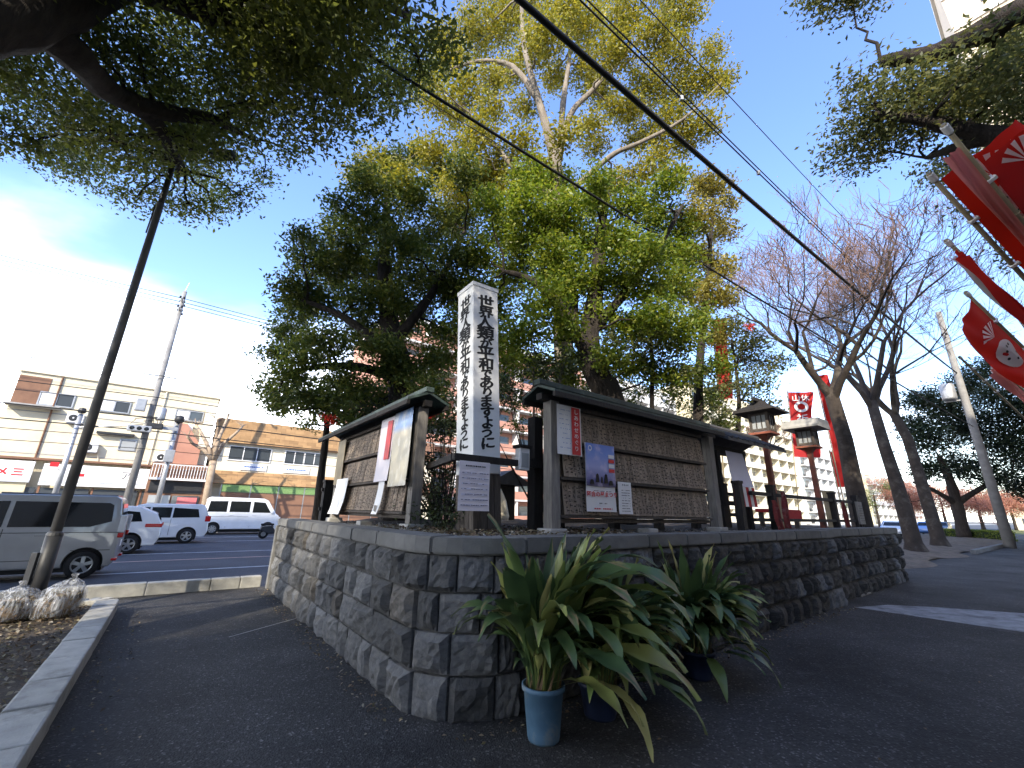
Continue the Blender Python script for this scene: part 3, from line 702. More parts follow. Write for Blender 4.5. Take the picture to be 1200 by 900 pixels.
def lines(t, mat, x0, x1, z0, z1, n, y=-.004, th=.25, dens=.75):
    mb = MB(); 
    for r in range(n):
        z = z0 + (z1 - z0) * (r + .5) / n; hh = (z1 - z0) / n * th; x = x0
        while x < x1:
            w = rnd.uniform(.02, .09) * (x1 - x0)
            if rnd.random() < dens: mb.quad((x, y, z - hh), (min(x + w, x1), y, z - hh), (min(x + w, x1), y, z + hh), (x, y, z + hh))
            x += w * 1.25
    return stuff(mb.build('print_lines', mat, t, fix=False))
pb = .54
def on_board(u, v): return at_b(u, v, pb)
# poster 1: white notice with a red band
p = on_board(666.5, 476); pA = poster('notice_poster', 'white paper notice with vertical red lettered band at board end', 'poster', p, ROT, .41, .60, 'paper', .006)
mb = MB().quad((.03, -.016, .01), (.175, -.016, .01), (.175, -.011, .59), (.03, -.011, .59)); mb.build('red_band', 'sign_red', pA, fix=False)
for k, ch in enumerate('しあわせめぐり'): ptext(pA, ch, .066, 'paper', .10, .53 - k * .075, -.022, sx=1.2)
lines(pA, 'blue_paint', -.18, .0, .05, .56, 9, -.022, .06, .5)
# poster 2: festival poster
p = on_board(702, 521); pB = poster('festival_poster', 'violet-blue night-sky festival poster with red lettering on white foot', 'poster', p, ROT, .54, .82, 'paper', .006)
me = flat_sheet('picture', .538, .52, 'poster_print'); o = link('picture', me, pB); o.location = (0, -.016, .818)
mb = MB()
for (x, z, w, h) in ((-.08, .40, .07, .11), (.0, .38, .04, .08), (.08, .40, .07, .12), (-.18, .35, .08, .06), (.17, .35, .09, .06)): mb.poly([(x - w/2, -.024, z - h/2), (x + w/2, -.024, z - h/2), (x + w/3, -.024, z + h/3), (x, -.024, z + h/2), (x - w/3, -.024, z + h/3)])
mb.build('printed_figures', 'ink', pB, fix=False)
mb = MB()
for zz, mt_ in ((.68, "paper"), (.62, "sign_red"), (.56, "paper"), (.50, "sign_red")):
    MB().quad((.14, -.024, zz - .022), (.25, -.024, zz - .022), (.25, -.024, zz + .022), (.14, -.024, zz + .022)).build('printed_block', mt_, pB, fix=False)
MB().lathe([(.035, 0), (.022, 0)], 20, (-.20, -.024, .755), "y").build('printed_moon', 'paper', pB, fix=False)
ptext(pB, '阿含の星まつり', .066, 'sign_red', 0, .20, -.022, sx=1.22, offset=.0012)
lines(pB, 'ink', -.15, .17, .235, .25, 1, -.02); lines(pB, 'ink', -.06, .08, .085, .11, 1, -.02); lines(pB, 'sign_red', -.18, .18, .02, .05, 1, -.02)
# poster 3
p = on_board(731.5, 565); pC = poster('notice_poster', 'narrow white typed notice beside the violet festival poster', 'poster', p, ROT, .27, .40, 'paper', .006)
lines(pC, 'ink', -.085, .085, .02, .31, 9, -.015, .12); ptext(pC, '＊＊＊＊', .035, 'ink', 0, .36, -.015)
# posters on the left board: rotate so that they face the left run of the wall
RL = ROT - math.pi / 2
def on_left(u, v, a=.54):
    d = ray(u, v); t = (a - (ORG - C0).dot(E1)) / d.dot(E1); return ORG + d * t
p = on_left(474, 481); q = poster('picture_poster', 'large gold and blue picture poster hung at the near end of left board', 'poster', p, RL, .60, 1.02, 'poster_gold', .02)
p = on_left(455.5, 490); q = poster('notice_poster', 'white and red vertical paper notice beside the gold picture poster', 'poster', p, RL, .52, .92, 'paper_pink', .03)
MB().quad((.04, -.03, .30), (.22, -.03, .30), (.22, -.012, .86), (.04, -.012, .86)).build('red_band', 'sign_red', q, fix=False)
p = on_left(401.5, 561); q = poster('paper_sheet', 'curling white paper sheet pinned at the far foot of left board', 'paper', p, RL, .66, .60, 'paper', .09)
p = on_left(447.5, 563); q = poster('paper_sheet', 'small white paper slip curling below the gold picture poster', 'paper', p, RL, .22, .46, 'paper', .07)
mb = MB().quad((-.05, -.06, .03), (.05, -.06, .03), (.05, -.055, .12), (-.05, -.055, .12)); mb.build('printed_block', 'grey_wood', q, fix=False)

# ================================================================== PEACE PILLAR
W_ = .39
pil = thing('peace_pillar', 'tall white square pillar with black brush calligraphy on its faces', 'pillar', L(1.12, 1.28, BED), ROT); pil.rotation_euler = (Matrix.Rotation(-R_(2.6), 3, 'Y') @ Matrix.Rotation(ROT, 3, 'Z')).to_euler()
h = W_ / 2; ZT = 3.14
shaft = MB().box(-h, h, -h, h, .72, ZT).build('shaft', 'white_paint', pil, bevel=.012)
mb = MB().box(-h - .008, h + .008, -h - .008, h + .008, ZT - .002, ZT + .05)
i = len(mb.v); mb.v += [(-h - .008, -h - .008, ZT + .052), (h + .008, -h - .008, ZT + .052), (h + .008, h + .008, ZT + .052), (-h - .008, h + .008, ZT + .052), (0, 0, ZT + .14)]
mb.f += [(i, i+1, i+4), (i+1, i+2, i+4), (i+2, i+3, i+4), (i+3, i, i+4)]; mb.build('cap', 'white_paint', pil)
for k in range(4):
    x0 = -h + .004 + k * W_ / 4
    MB().box(x0, x0 + W_ / 4 - .008, -h + .004, -h + .03, -.05, .715).build('base_plank', 'old_wood', pil)
    MB().box(-h + .004, -h + .03, x0 + (.03 if k == 0 else 0), x0 + W_ / 4 - .008, -.05, .715).build('base_plank', 'old_wood', pil)
MB().box(-h + .031, h - .004, -h + .031, h - .004, -.05, .715).build('base_core', 'dark_wood', pil)
PEACE = [('世', 1.1), ('界', 1.0), ('人', 1.05), ('類', 1.15), ('が', .8), ('平', 1.1), ('和', 1.0), ('で', .75), ('あ', .95), ('り', .8), ('ま', .9), ('す', .95), ('よ', .85), ('う', .85), ('に', .95)]
tot = sum(s for _, s in PEACE); span = ZT - .13 - 1.0
def brush(me, amp):
    for v in me.vertices:
        v.co.x += amp * math.sin(v.co.y * 61 + v.co.x * 23) ; v.co.y += amp * math.sin(v.co.x * 47 + 1.3)
def bold_text(ch, sz, d):
    src = text_mesh(ch, sz, 'ink', 'calligraphy', extrude=0); bm = bmesh.new()
    for k, (dx, dy) in enumerate(((0, 0), (d, 0), (-d, 0), (0, d*.8), (0, -d*.8), (d*.7, d*.6), (-d*.7, -d*.6))):
        tmp = src.copy(); tmp.transform(Matrix.Translation((dx, dy, k*.0002))); bm.from_mesh(tmp); D.meshes.remove(tmp)
    me = D.meshes.new('calligraphy'); bm.to_mesh(me); bm.free(); D.meshes.remove(src); brush(me, .003); me.materials.append(M['ink']); return me
for fi in range(2):
    z = ZT - .13
    for k, (ch, s) in enumerate(PEACE):
        step = span * s / tot; sz = .185 * s
        me = bold_text(ch, sz, .0078)
        sl = rnd.uniform(-.06, .06); sh = Matrix(((1.30, .0, 0, 0), (sl + .16, .94, 0, 0), (0, 0, 1, 0), (0, 0, 0, 1)))
        me.transform(sh)
        off = rnd.uniform(-.016, .016)
        if fi == 0: mm = face_mtx((off, -h - .0025, z - step / 2), (1, 0, 0), (0, 0, 1))
        else: mm = face_mtx((-h - .0025, -off, z - step / 2), (0, -1, 0), (0, 0, 1))
        me.transform(mm); link('calligraphy', me, pil); z -= step
p = at_b(557, 541, .93); q = poster('notice_paper', 'white printed timetable sheet hung on the foot of white pillar', 'paper', p, ROT, .395, .52, 'paper_pink', .01)
lines(q, 'lilac_cloth', -.17, .17, .03, .42, 7, -.018, .16, .95); lines(q, 'faint_ink', -.17, .17, .03, .42, 7, -.02, .05); lines(q, 'ink', -.13, .13, .455, .48, 1, -.02, .3, .9)

# ================================================================== FENCE OF THE RAISED BED
def fence_run(label, p0, p1, posts, rails, ph=.92, w=.13, group='dark wooden fence runs on the raised bed'):
    d = Vector((p1[0] - p0[0], p1[1] - p0[1], 0)); ln = d.length; ang = math.atan2(d.y, d.x) + ROT
    t = thing('timber_fence', label, 'fence', L(p0[0], p0[1], BED), ang, group)
    for s in posts:
        mb = MB().box(s - w/2, s + w/2, -w/2, w/2, -.1, ph); mb.box(s - w/2 - .012, s + w/2 + .012, -w/2 - .012, w/2 + .012, ph + .001, ph + .05); mb.build('post', 'dark_wood', t)
    for z, rw in rails: MB().box(-.05, ln + .05, -.035, .035, z, z + rw).build('rail', 'dark_wood', t, bevel=.006)
    return t
zr = at_b(600, 541, 1.0).z - BED
f1 = fence_run('dark timber fence rail passing in front of white pillar', (.62, 1.0), (2.2, 1.0), [], [(zr - .05, .075)])
xp = to_ab(at_b(634, 560, 1.0)).x
MB().box(xp - .62 - .07, xp - .62 + .07, -.07 + .11, .07 + .11, -.1, zr + .62).build('post', 'dark_wood', f1)
f2 = fence_run('dark timber fence running between left notice board and pillar', (.62, 1.1), (.9, 2.2), [], [(zr - .05, .075)])
f3 = fence_run('dark timber fence behind the notice board of the festival poster', (2.3, 1.5), (8.1, 1.5), [.3, 1.5, 2.7, 3.9, 5.1], [(.72, .07), (.30, .07)])
f4 = fence_run('dark timber fence with posts below the two red lanterns', (6.9, .72), (13.3, .72), [to_ab(at_b(u, 600, .72)).x - 6.9 for u in (868, 907, 978, 1004)], [(.70, .07), (.22, .06)], ph=.88)
f5 = fence_run('dark timber fence at the road end of left notice board', (.6, 6.25), (3.2, 6.25), [.08, 1.3, 2.5], [(.62, .07), (.25, .07)], ph=.80, w=.18)
bx = thing('lamp_box', 'small white lamp box fixed to a dark fence post', 'lamp', at_b(612, 551, .98), ROT)
MB().box(-.075, .075, -.05, .05, 0, .26).build('housing', 'paper', bx, bevel=.01)
MB().box(-.10, .10, -.075, .075, .262, .30).build('lid', 'dark_wood', bx, bevel=.01)
MB().box(-.055, .055, -.056, -.051, .03, .2).build('pane', 'glass_pale', bx)
MB().box(.0755, .20, -.015, .10, .10, .15).build('bracket', 'dark_wood', bx)
# pale stone and small roofed shrine behind the fence, seen through the gap
st = MB().lathe([(0, 0), (.34, .0), (.36, .2), (.30, .55), (.16, .82), (0, .9)], 12).build('memorial_stone', 'cream_light', smooth=True); st.location = L(4.35, 5.55, BED); tag(st, 'pale rounded memorial stone seen through the fence gap', 'stone')
for v in st.data.vertices: v.co.x += rnd.uniform(-.03, .03); v.co.y += rnd.uniform(-.03, .03)
sh = thing('small_shrine', 'small dark wooden shrine with spreading roof behind the fence', 'shrine', L(4.9, 6.1, BED), ROT)
MB().box(-.3, .3, -.25, .25, 0, .95).build('body', 'dark_wood', sh); 
mb = MB().prism([(-.62, 1.0), (0, 1.32), (.62, 1.0), (.62, .955), (-.62, .955)], -.5, .5, 'y'); mb.build('roof', 'roof_tile', sh)

# ================================================================== SMALL TILED NOTICE SHELTER
t3 = thing('notice_shelter', 'small tiled-roof shelter hung with a red and white cloth', 'shelter', L(5.95, 1.0, BED), ROT)
for x in (.0, .32, 1.35):
    MB().box(x - .06, x + .06, -.06, .06, -.05, 1.5).build('post', 'dark_wood', t3)
    MB().box(x - .11, x + .11, -.11, .11, -.06, .05).build('footing', 'concrete', t3, bevel=.01)
MB().box(-.1, 1.5, -.04, .04, 1.5, 1.6).build('beam', 'dark_wood', t3)
MB().box(.03, 1.32, -.03, .03, .5, .58).build('rail', 'dark_wood', t3)
for s in (-1, 1):
    rs = MB().prism([(0, 1.92), (s*.55, 1.64), (s*.55, 1.58), (0, 1.86)], -.25, 2.2, 'x').build('roof_slope', 'roof_tile', t3)
    for k in range(11):
        x = -.13 + k * .22
        MB().tube([(x, 0, 1.925), (x, s*.56, 1.642)], .035, 6).build('roof_tile', 'roof_tile', rs)
MB().tube([(-.27, 0, 1.95), (2.22, 0, 1.95)], .06, 8).build('ridge', 'roof_tile', t3)
cl = thing('hanging_cloth', 'white cloth with red and white striped hem under tiled roof', 'cloth', L(6.72, .86, BED + .5), ROT)
mb = MB(); 
MB().quad((-.42, -.10, .34), (.42, -.10, .34), (.34, 0, 1.0), (-.34, 0, 1.0)).build('upper_cloth', 'lilac_cloth', cl, fix=False)
for k in range(7):
    x0 = -.42 + k * .12; MB().quad((x0, -.10, -.02), (x0 + .12, -.12, -.02), (x0 + .12, -.10, .338), (x0, -.10, .338)).build('hem_stripe', 'white_cloth' if k % 2 else 'red_cloth', cl, fix=False)

# ================================================================== LANTERNS
def lantern(label, a, b, H, flat):
    t = thing('lantern_post', label, 'lantern', L(a, b, BED), ROT, 'red timber lanterns beside the fence')
    MB().tube([(0, 0, -.05), (0, 0, H - 1.05), (0, 0, H - .85), (0, 0, H - .74)], [.085, .07, .075, .17], 4).build('post', 'red_wood', t)
    MB().box(-.24, .24, -.24, .24, H - .742, H - .69).build('tray', 'red_wood', t, bevel=.01)
    bx = MB().box(-.165, .165, -.165, .165, H - .688, H - .27).build('lantern_box', 'glass_pale', t)
    for sx in (-1, 1):
        for sy in (-1, 1): MB().box(sx*.175-.025, sx*.175+.025, sy*.175-.025, sy*.175+.025, H - .688, H - .25).build('corner_post', 'old_wood', t)
    for z in (H - .66, H - .31):
        MB().box(-.16, .16, -.19, -.166, z, z + .05).build('frame_bar', 'old_wood', t); MB().box(-.19, -.166, -.16, .16, z, z + .05).build('frame_bar', 'old_wood', t)
    for x in (-.055, .055):
        MB().box(x-.008, x+.008, -.182, -.166, H-.61, H-.31).build('lattice_bar', 'old_wood', t); MB().box(-.182, -.166, x-.008, x+.008, H-.61, H-.31).build('lattice_bar', 'old_wood', t)
    if flat:
        mb = MB().prism([(-.46, H - .20), (-.36, H - .02), (.36, H - .02), (.46, H - .20), (.46, H - .245), (-.46, H - .245)], -.42, .42, 'y'); mb.build('roof', 'concrete', t)
    else:
        mb = MB(); r1 = [(-.44, -.44, H - .245), (.44, -.44, H - .245), (.44, .44, H - .245), (-.44, .44, H - .245)]; r2 = [(x*.95, y*.95, H - .19) for x, y, z in r1]; r3 = [(x*.45, y*.45, H - .06) for x, y, z in r1]; r4 = [(x*.2, y*.2, H + .04) for x, y, z in r1]
        mb.v = r1 + r2 + r3 + r4; mb.f = [(3, 2, 1, 0), (12, 13, 14, 15)] + [(4*k+j, 4*k+(j+1) % 4, 4*k+4+(j+1) % 4, 4*k+4+j) for k in range(3) for j in range(4)]
        mb.build('roof', 'dark_wood', t); MB().box(-.30, .30, -.035, .035, H + .02, H + .10).build('ridge', 'dark_wood', t)
    return t
q = to_ab(at_b(912, 600, .95)); lantern('taller red-posted lantern with dark pyramid roof by the tiled shelter', q.x - .1, .95, 2.80, False)
q = to_ab(at_b(964, 600, .95)); lantern('red-posted lantern with pale flat roof in front of red banner', q.x - .1, .95, 2.78, True)

# bench, boxes and cloths by the lanterns
bn = thing('bench', 'low bench covered with a red cloth between lantern posts', 'bench', L(10.0, 1.5, BED + .05), ROT)
MB().box(-.75, .75, -.22, .22, .36, .44).build('seat', 'red_cloth', bn, bevel=.02); MB().box(-.76, .76, -.235, -.223, .20, .43).build('cloth_drop', 'red_cloth', bn)
for x in (-.6, .6):
    for y in (-.15, .15): MB().box(x-.04, x+.04, y-.04, y+.04, -.05, .36).build('leg', 'old_wood', bn)
for (a, b, w, hh, mt_, lb) in ((9.35, 1.25, .34, .82, 'bamboo', 'upright pale wooden box beside a dark fence post'), (12.55, 1.15, .20, .95, 'bamboo', 'upright pale timber post behind the flat-roofed lantern')):
    o = MB().box(-w/2, w/2, -.11, .11, 0, hh); o.box(-w/2-.02, w/2+.02, -.13, .13, hh+.001, hh+.03); o = o.build('wooden_box', mt_); o.location = L(a, b, BED + .05); o.rotation_euler = (0, 0, ROT); tag(o, lb, 'box')
sg = thing('small_notice', 'small grey framed notice leaning at the end of fence', 'notice', L(12.95, .62, BED + .05), ROT)
MB().box(-.22, .22, -.02, .02, .12, .70).build('panel', 'grey_wood', sg)
for x in (-.2, .2): MB().box(x-.02, x+.02, .021, .06, -.05, .72).build('leg', 'dark_wood', sg)
lines(sg, 'ink', -.18, .18, .18, .62, 7, -.023, .14)
def drape(label, a, b, z0, z1, w, mat, lean=.1):
    vs, fs = [], []; n = 8
    for i in range(n + 1):
        for j in range(6):
            t = j / 5; x = (i / n - .5) * w * (1 - .55 * abs(t - .15)); y = .045 * math.sin(i * 2.2 + t * 3) ; vs.append((x + lean * (1 - t), y, z0 + (z1 - z0) * t))
    for i in range(n):
        for j in range(5): k = i*6+j; fs.append((k, k+6, k+7, k+1))
    me = D.meshes.new('draped_cloth'); me.from_pydata(vs, [], fs); me.materials.append(M[mat]); me.polygons.foreach_set('use_smooth', [True]*len(fs))
    o = link('draped_cloth', me); o.location = L(a, b, BED); o.rotation_euler = (0, 0, ROT); tag(o, label, 'cloth', 'cloths tied to the dark fence'); return o
drape('faded red cloth knotted round a dark fence post beside the pale box', 8.05, .60, .1, .80, .16, 'old_red_cloth', -.05)
drape('faded red cloth hanging under the tiled shelter end', 7.55, .60, .05, .62, .17, 'old_red_cloth', .12)
drape('dark red cloth tied to the fence post under the flat-roofed lantern', 11.6, .60, .05, .72, .15, 'old_red_cloth', .1)

# ================================================================== TALL CLOTH BANNERS IN THE BED
def banner_grid(w, h, nx, nz, wave, furl=1.0, seed=1):
    r = random.Random(seed); vs, fs, uv = [], [], []
    ph = r.uniform(0, 6)
    for i in range(nx + 1):
        for j in range(nz + 1):
            t = i / nx; s = j / nz; x = w * t * furl * (1 + .10 * math.sin(s * 7 + ph)); y = wave * (math.sin(t * (5.0 if furl > .8 else 14) + s * 5 + ph) + .35 * math.sin(t * 15 - s * 9 + ph * 2)) * t
            vs.append((x, y, h * s)); uv.append((t, s))
    for i in range(nx):
        for j in range(nz): k = i*(nz+1)+j; fs.append((k, k+nz+1, k+nz+2, k+1))
    return vs, fs, uv
def banner_mesh(w, h, mat, wave=.03, furl=1.0, seed=1, nx=10, nz=14):
    vs, fs, uv = banner_grid(w, h, nx, nz, wave, furl, seed); me = D.meshes.new('banner_cloth'); me.from_pydata(vs, [], fs); me.materials.append(M[mat]); me.polygons.foreach_set('use_smooth', [True]*len(fs)); return me
def bed_banner(label, base, top, w, h, furl, mat, marks, spread=(.90, -.43, 0)):
    base, top = Vector(base), Vector(top); d = top - base; ln = d.length
    t = thing('cloth_banner', label, 'banner', base); t.rotation_euler = d.to_track_quat('Z', 'Y').to_euler()
    # turn about the pole so that the cloth spreads along the fence
    q = d.to_track_quat('Z', 'Y'); x = q @ Vector((1, 0, 0)); sv = Vector(spread); ang = math.atan2(sv.dot(q @ Vector((0, 1, 0))), sv.dot(x)); t.rotation_euler = (q @ Matrix.Rotation(ang, 3, 'Z').to_quaternion()).to_euler()
    MB().tube([(0, 0, 0), (0, 0, ln)], .02, 6).build('pole', 'bamboo', t)
    if furl > .8: MB().tube([(-.02, 0, ln - .06), (w + .03, 0, ln - .06)], .012, 5).build('cross_bar', 'bamboo', t)
    o = link('banner_cloth', banner_mesh(w, h, mat, .03 if furl > .8 else .05, furl, len(label)), t); o.location = (.022, 0, ln - .08 - h)
    if marks:
        z = ln - .22
        for body, sz in marks:
            text_part(body, sz, 'white_cloth', t, face_mtx((w/2 + .02, -.045, z - sz/2), (1, 0, 0), (0, 0, 1)), offset=.004); z -= sz * 1.12
        MB().lathe([(w*.30, 0), (w*.17, 0)], 18, (w/2 + .02, -.05, z - w*.22), 'y').build('round_crest', 'white_cloth', t, fix=False)
        for k in range(3): text_part('祈', w*.5, 'white_cloth', t, face_mtx((w/2 + .02, -.045, z - w*.9 - k*w*.6), (1, 0, 0), (0, 0, 1)), offset=.004)
    return t
bt = at_b(926, 462, 3.2); bb = at_b(935, 600, 3.2)
bed_banner('red banner with white crest and lettering behind the flat-roofed lantern', L(to_ab(bb).x, 3.2, BED), L(to_ab(bt).x - .25, 3.2, bt.z + .1), .78, 2.7, 1.0, 'flag_red', [('山休', .30)])
bt = at_b(955, 438, 1.9); bb = at_b(992, 600, 1.9)
bed_banner('furled red and white banner on a leaning bamboo pole by lantern', L(to_ab(bb).x, 1.9, BED), L(to_ab(bt).x, 1.9, bt.z), .8, 3.1, .45, 'flag_red', None)
bt = at_b(966, 470, 2.6); bb = at_b(975, 600, 2.6)
bed_banner('small bright red banner hanging beside the leaning furled banner', L(to_ab(bb).x + .15, 2.3, BED), L(to_ab(bb).x, 2.3, 4.0), .62, 1.3, .9, 'flag_red', None)
bt = at_b(835, 372, 2.6); bb = at_b(850, 600, 2.6)
bed_banner('tall furled crimson banner among the leaves behind the poster board', L(to_ab(bb).x, 2.6, BED), L(to_ab(bt).x, 2.6, bt.z), .8, 2.6, .42, 'flag_red', None)

# ================================================================== POTTED PLANTS
def blade_variant(seed):
    r = random.Random(seed); pet = r.uniform(.30, .46); bl = r.uniform(.46, .64); w = r.uniform(.044, .064); ln = pet + bl
    n = 13; bend = [0.15, .35, .7, 1.15, 1.6, 2.0, 2.35][seed % 7]; ang = 0.05; x = z = 0.0; vs, fs, uv = [], [], []
    tw = r.uniform(-.35, .35)
    for k in range(n + 1):
        t = k / n; s = t * ln
        if s < pet: hw = .006 + .004 * t
        else: q = (s - pet) / bl; hw = max(.002, w * (math.sin(math.pi * min(1, q ** .72)) ** .85) + .004 * (1 - q))
        g = .32 * hw; th = tw * t
        wav = .012 * math.sin(k * 1.7 + seed) * (1 if s > pet else 0)
        for (o, gy) in ((-hw, 1), (0, 0), (hw, 1)):
            yy = o * math.cos(th); up = g * gy + o * math.sin(th) * .7 + wav * (1 if o > 0 else -1 if o < 0 else 0)
            vs.append((x - math.cos(ang) * up, yy, z + math.sin(ang) * up)); uv.append((o / (2 * w) + .5, t))
        ds = ln / n; x += math.sin(ang) * ds; z += math.cos(ang) * ds
        ang += bend / n * (.35 + 1.5 * t * t) * 1.5
    for k in range(n):
        for j in range(2): i = k * 3 + j; fs.append((i, i + 1, i + 4, i + 3))
    me = D.meshes.new('leaf'); me.from_pydata(vs, [], fs); me.materials.append(M['leaf_blade']); me.polygons.foreach_set('use_smooth', [True] * len(fs))
    ul = me.uv_layers.new(name='UV')
    for lp in me.loops: ul.data[lp.index].uv = uv[lp.vertex_index]
    return me
BLV = [blade_variant(k) for k in range(21)]
def potted(label, loc, mat, n, r0, hp, lean, seed, sc=1.0, rim=True, arch=.5):
    r = random.Random(seed); t = thing('potted_plant', label, 'plant', loc, 0, 'potted broad-leaved plants at the foot of the stone wall')
    prof = [(0, .004), (r0 * .74, .0), (r0 * .78, .02), (r0 * .97, hp - .035), (r0 * 1.07, hp - .03), (r0 * 1.07, hp), (r0 * .96, hp), (r0 * .93, hp - .06), (0, hp - .05)]
    pot = MB().lathe(prof, 28).build('pot', mat, t, smooth=False)
    for pl in pot.data.polygons: pl.use_smooth = True
    c = MB()
    for k in range(110):
        a = r.uniform(0, 6.28); q = r0 * .85 * math.sqrt(r.random()); c.tube([(q*math.cos(a), q*math.sin(a), hp - .06), (q*1.1*math.cos(a+.5), q*1.1*math.sin(a+.5), hp + r.uniform(.03, .22))], [.006, .002], 4, False)
    stuff(c.build('dry_stalks', 'dead_leaf_a', t, fix=False))
    for k in range(n):
        a = r.uniform(0, 6.28); q = r0 * .75 * math.sqrt(r.random())
        # heading: outward, pulled to the lean direction
        d = Vector((math.cos(a), math.sin(a), 0)) * .8 + Vector((lean[0], lean[1], 0)) * 1.0
        hd = math.atan2(d.y, d.x) + r.uniform(-.4, .4)
        v = r.choice([0, 1, 1, 2, 2, 3]) if r.random() > (arch if k % 3 else .9) else r.choice([3, 4, 5, 5, 6])
        me = BLV[v + 7 * r.randrange(3)]
        o = link('leaf', me, t); o.location = (q*math.cos(a), q*math.sin(a), hp - .05); s = sc * (r.uniform(.70, 1.08) if k % 3 else r.uniform(.42, .72))
        o.scale = (s, s * r.uniform(.85, 1.15), s); o.rotation_euler = (r.uniform(-.16, .16), r.uniform(-.02, .22), hd)
    return t
def cascade(t, specs, hp, seed):
    r = random.Random(seed)
    for q in specs:
        hd, s, v, dz = q[:4]; ty = q[4] if len(q) > 4 else .15
        o = link('leaf', BLV[v + 7 * r.randrange(3)], t); o.location = (.05 * math.cos(hd), .05 * math.sin(hd), hp + dz - .1); o.scale = (s, s * 1.15, s * .9); o.rotation_euler = (r.uniform(-.25, .25), ty, hd)
pt1 = potted('tall broad-leaved plant in a pale blue plastic bucket at wall corner', (.27, 3.49, 0), 'bucket_blue', 185, .145, .33, (.50, -.10), 4, 1.13, arch=.36)
pt2 = potted('drooping broad-leaved plant in a navy blue pot beside the pale blue bucket', (.74, 3.86, 0), 'bucket_navy', 190, .16, .24, (.35, -.30), 9, 1.02, arch=.66)
pt3 = potted('broad-leaved plant farthest along the stone wall with hidden pot', L(2.65, -.40, 0), 'bucket_navy', 200, .16, .24, (.12, -.22), 15, 1.0, arch=.74)

cascade(pt1, [(R_(d), s, v, dz) for d, s, v, dz in ((-35, 1.45, 6, .10), (-50, 1.35, 5, .2), (-20, 1.4, 6, .25), (-62, 1.2, 6, .05), (-8, 1.3, 5, .2), (5, 1.3, 5, .3), (-75, 1.1, 5, .15), (-40, 1.3, 4, .3), (170, 1.0, 6, .0), (-150, .9, 5, .1), (20, 1.25, 4, .25), (-28, 1.2, 4, .1))] + [(R_(d), s, v, dz, ty) for d, s, v, dz, ty in ((-38, 1.25, 4, .25, .75), (-52, 1.2, 3, .2, .9), (-25, 1.3, 4, .15, .8), (-12, 1.2, 3, .2, .9), (-66, 1.0, 3, .1, 1.0), (0, 1.2, 4, .2, .7), (-45, 1.0, 4, .05, .9))], .33, 2)
cascade(pt2, [(R_(-100 + 9 * k), .9 + .25 * ((k * 7) % 5) / 5, 4 + k % 3, .05 + .05 * (k % 5)) for k in range(19)] + [(R_(-115 + 8 * k), .72 + .28 * ((k * 5) % 7) / 7, 3 + k % 2, .05 + .06 * (k % 5), .65 + .1 * (k % 6)) for k in range(22)], .24, 3)
cascade(pt3, [(R_(-120 + 9 * k), .82 + .22 * ((k * 7) % 5) / 5, 4 + k % 3, .05 + .05 * (k % 5)) for k in range(20)] + [(R_(-135 + 8 * k), .65 + .25 * ((k * 5) % 7) / 7, 3 + k % 2, .05 + .06 * (k % 5), .65 + .1 * (k % 6)) for k in range(24)], .24, 4)
# ================================================================== TREES
def clumps_to_leaves(cl, dens, leaf, per=11, spread=.13, squash=.8, flat=.75):
    cen = []
    for q in cl:
        c, r = q[0], q[1]; n = max(3, int(dens * (q[2] if len(q) > 2 else 1) * r * r)); d = NPR.normal(size=(n, 3)); d /= np.linalg.norm(d, axis=1)[:, None]
        rad = r * NPR.random(n) ** .42 * NPR.uniform(.75, 1.15, n); p = d * rad[:, None]; p[:, 2] *= squash
        cen.append(np.array(c)[None] + p)
    cen = np.concatenate(cen); tw = np.repeat(cen, per, 0) + NPR.normal(size=(len(cen) * per, 3)) * spread * np.array([1, 1, .6])
    return leaf_quads(tw, leaf, flat, .46)
def branch_path(p0, p1, sag, k=6, wob=.06):
    p0, p1 = Vector(p0), Vector(p1); d = (p1 - p0).length; out = []
    for i in range(k + 1):
        t = i / k; q = p0.lerp(p1, t) + Vector((0, 0, sag * d * math.sin(math.pi * t)))
        if 0 < i < k: q += Vector((rnd.uniform(-1, 1), rnd.uniform(-1, 1), rnd.uniform(-1, 1))) * wob * d
        out.append(q)
    return out
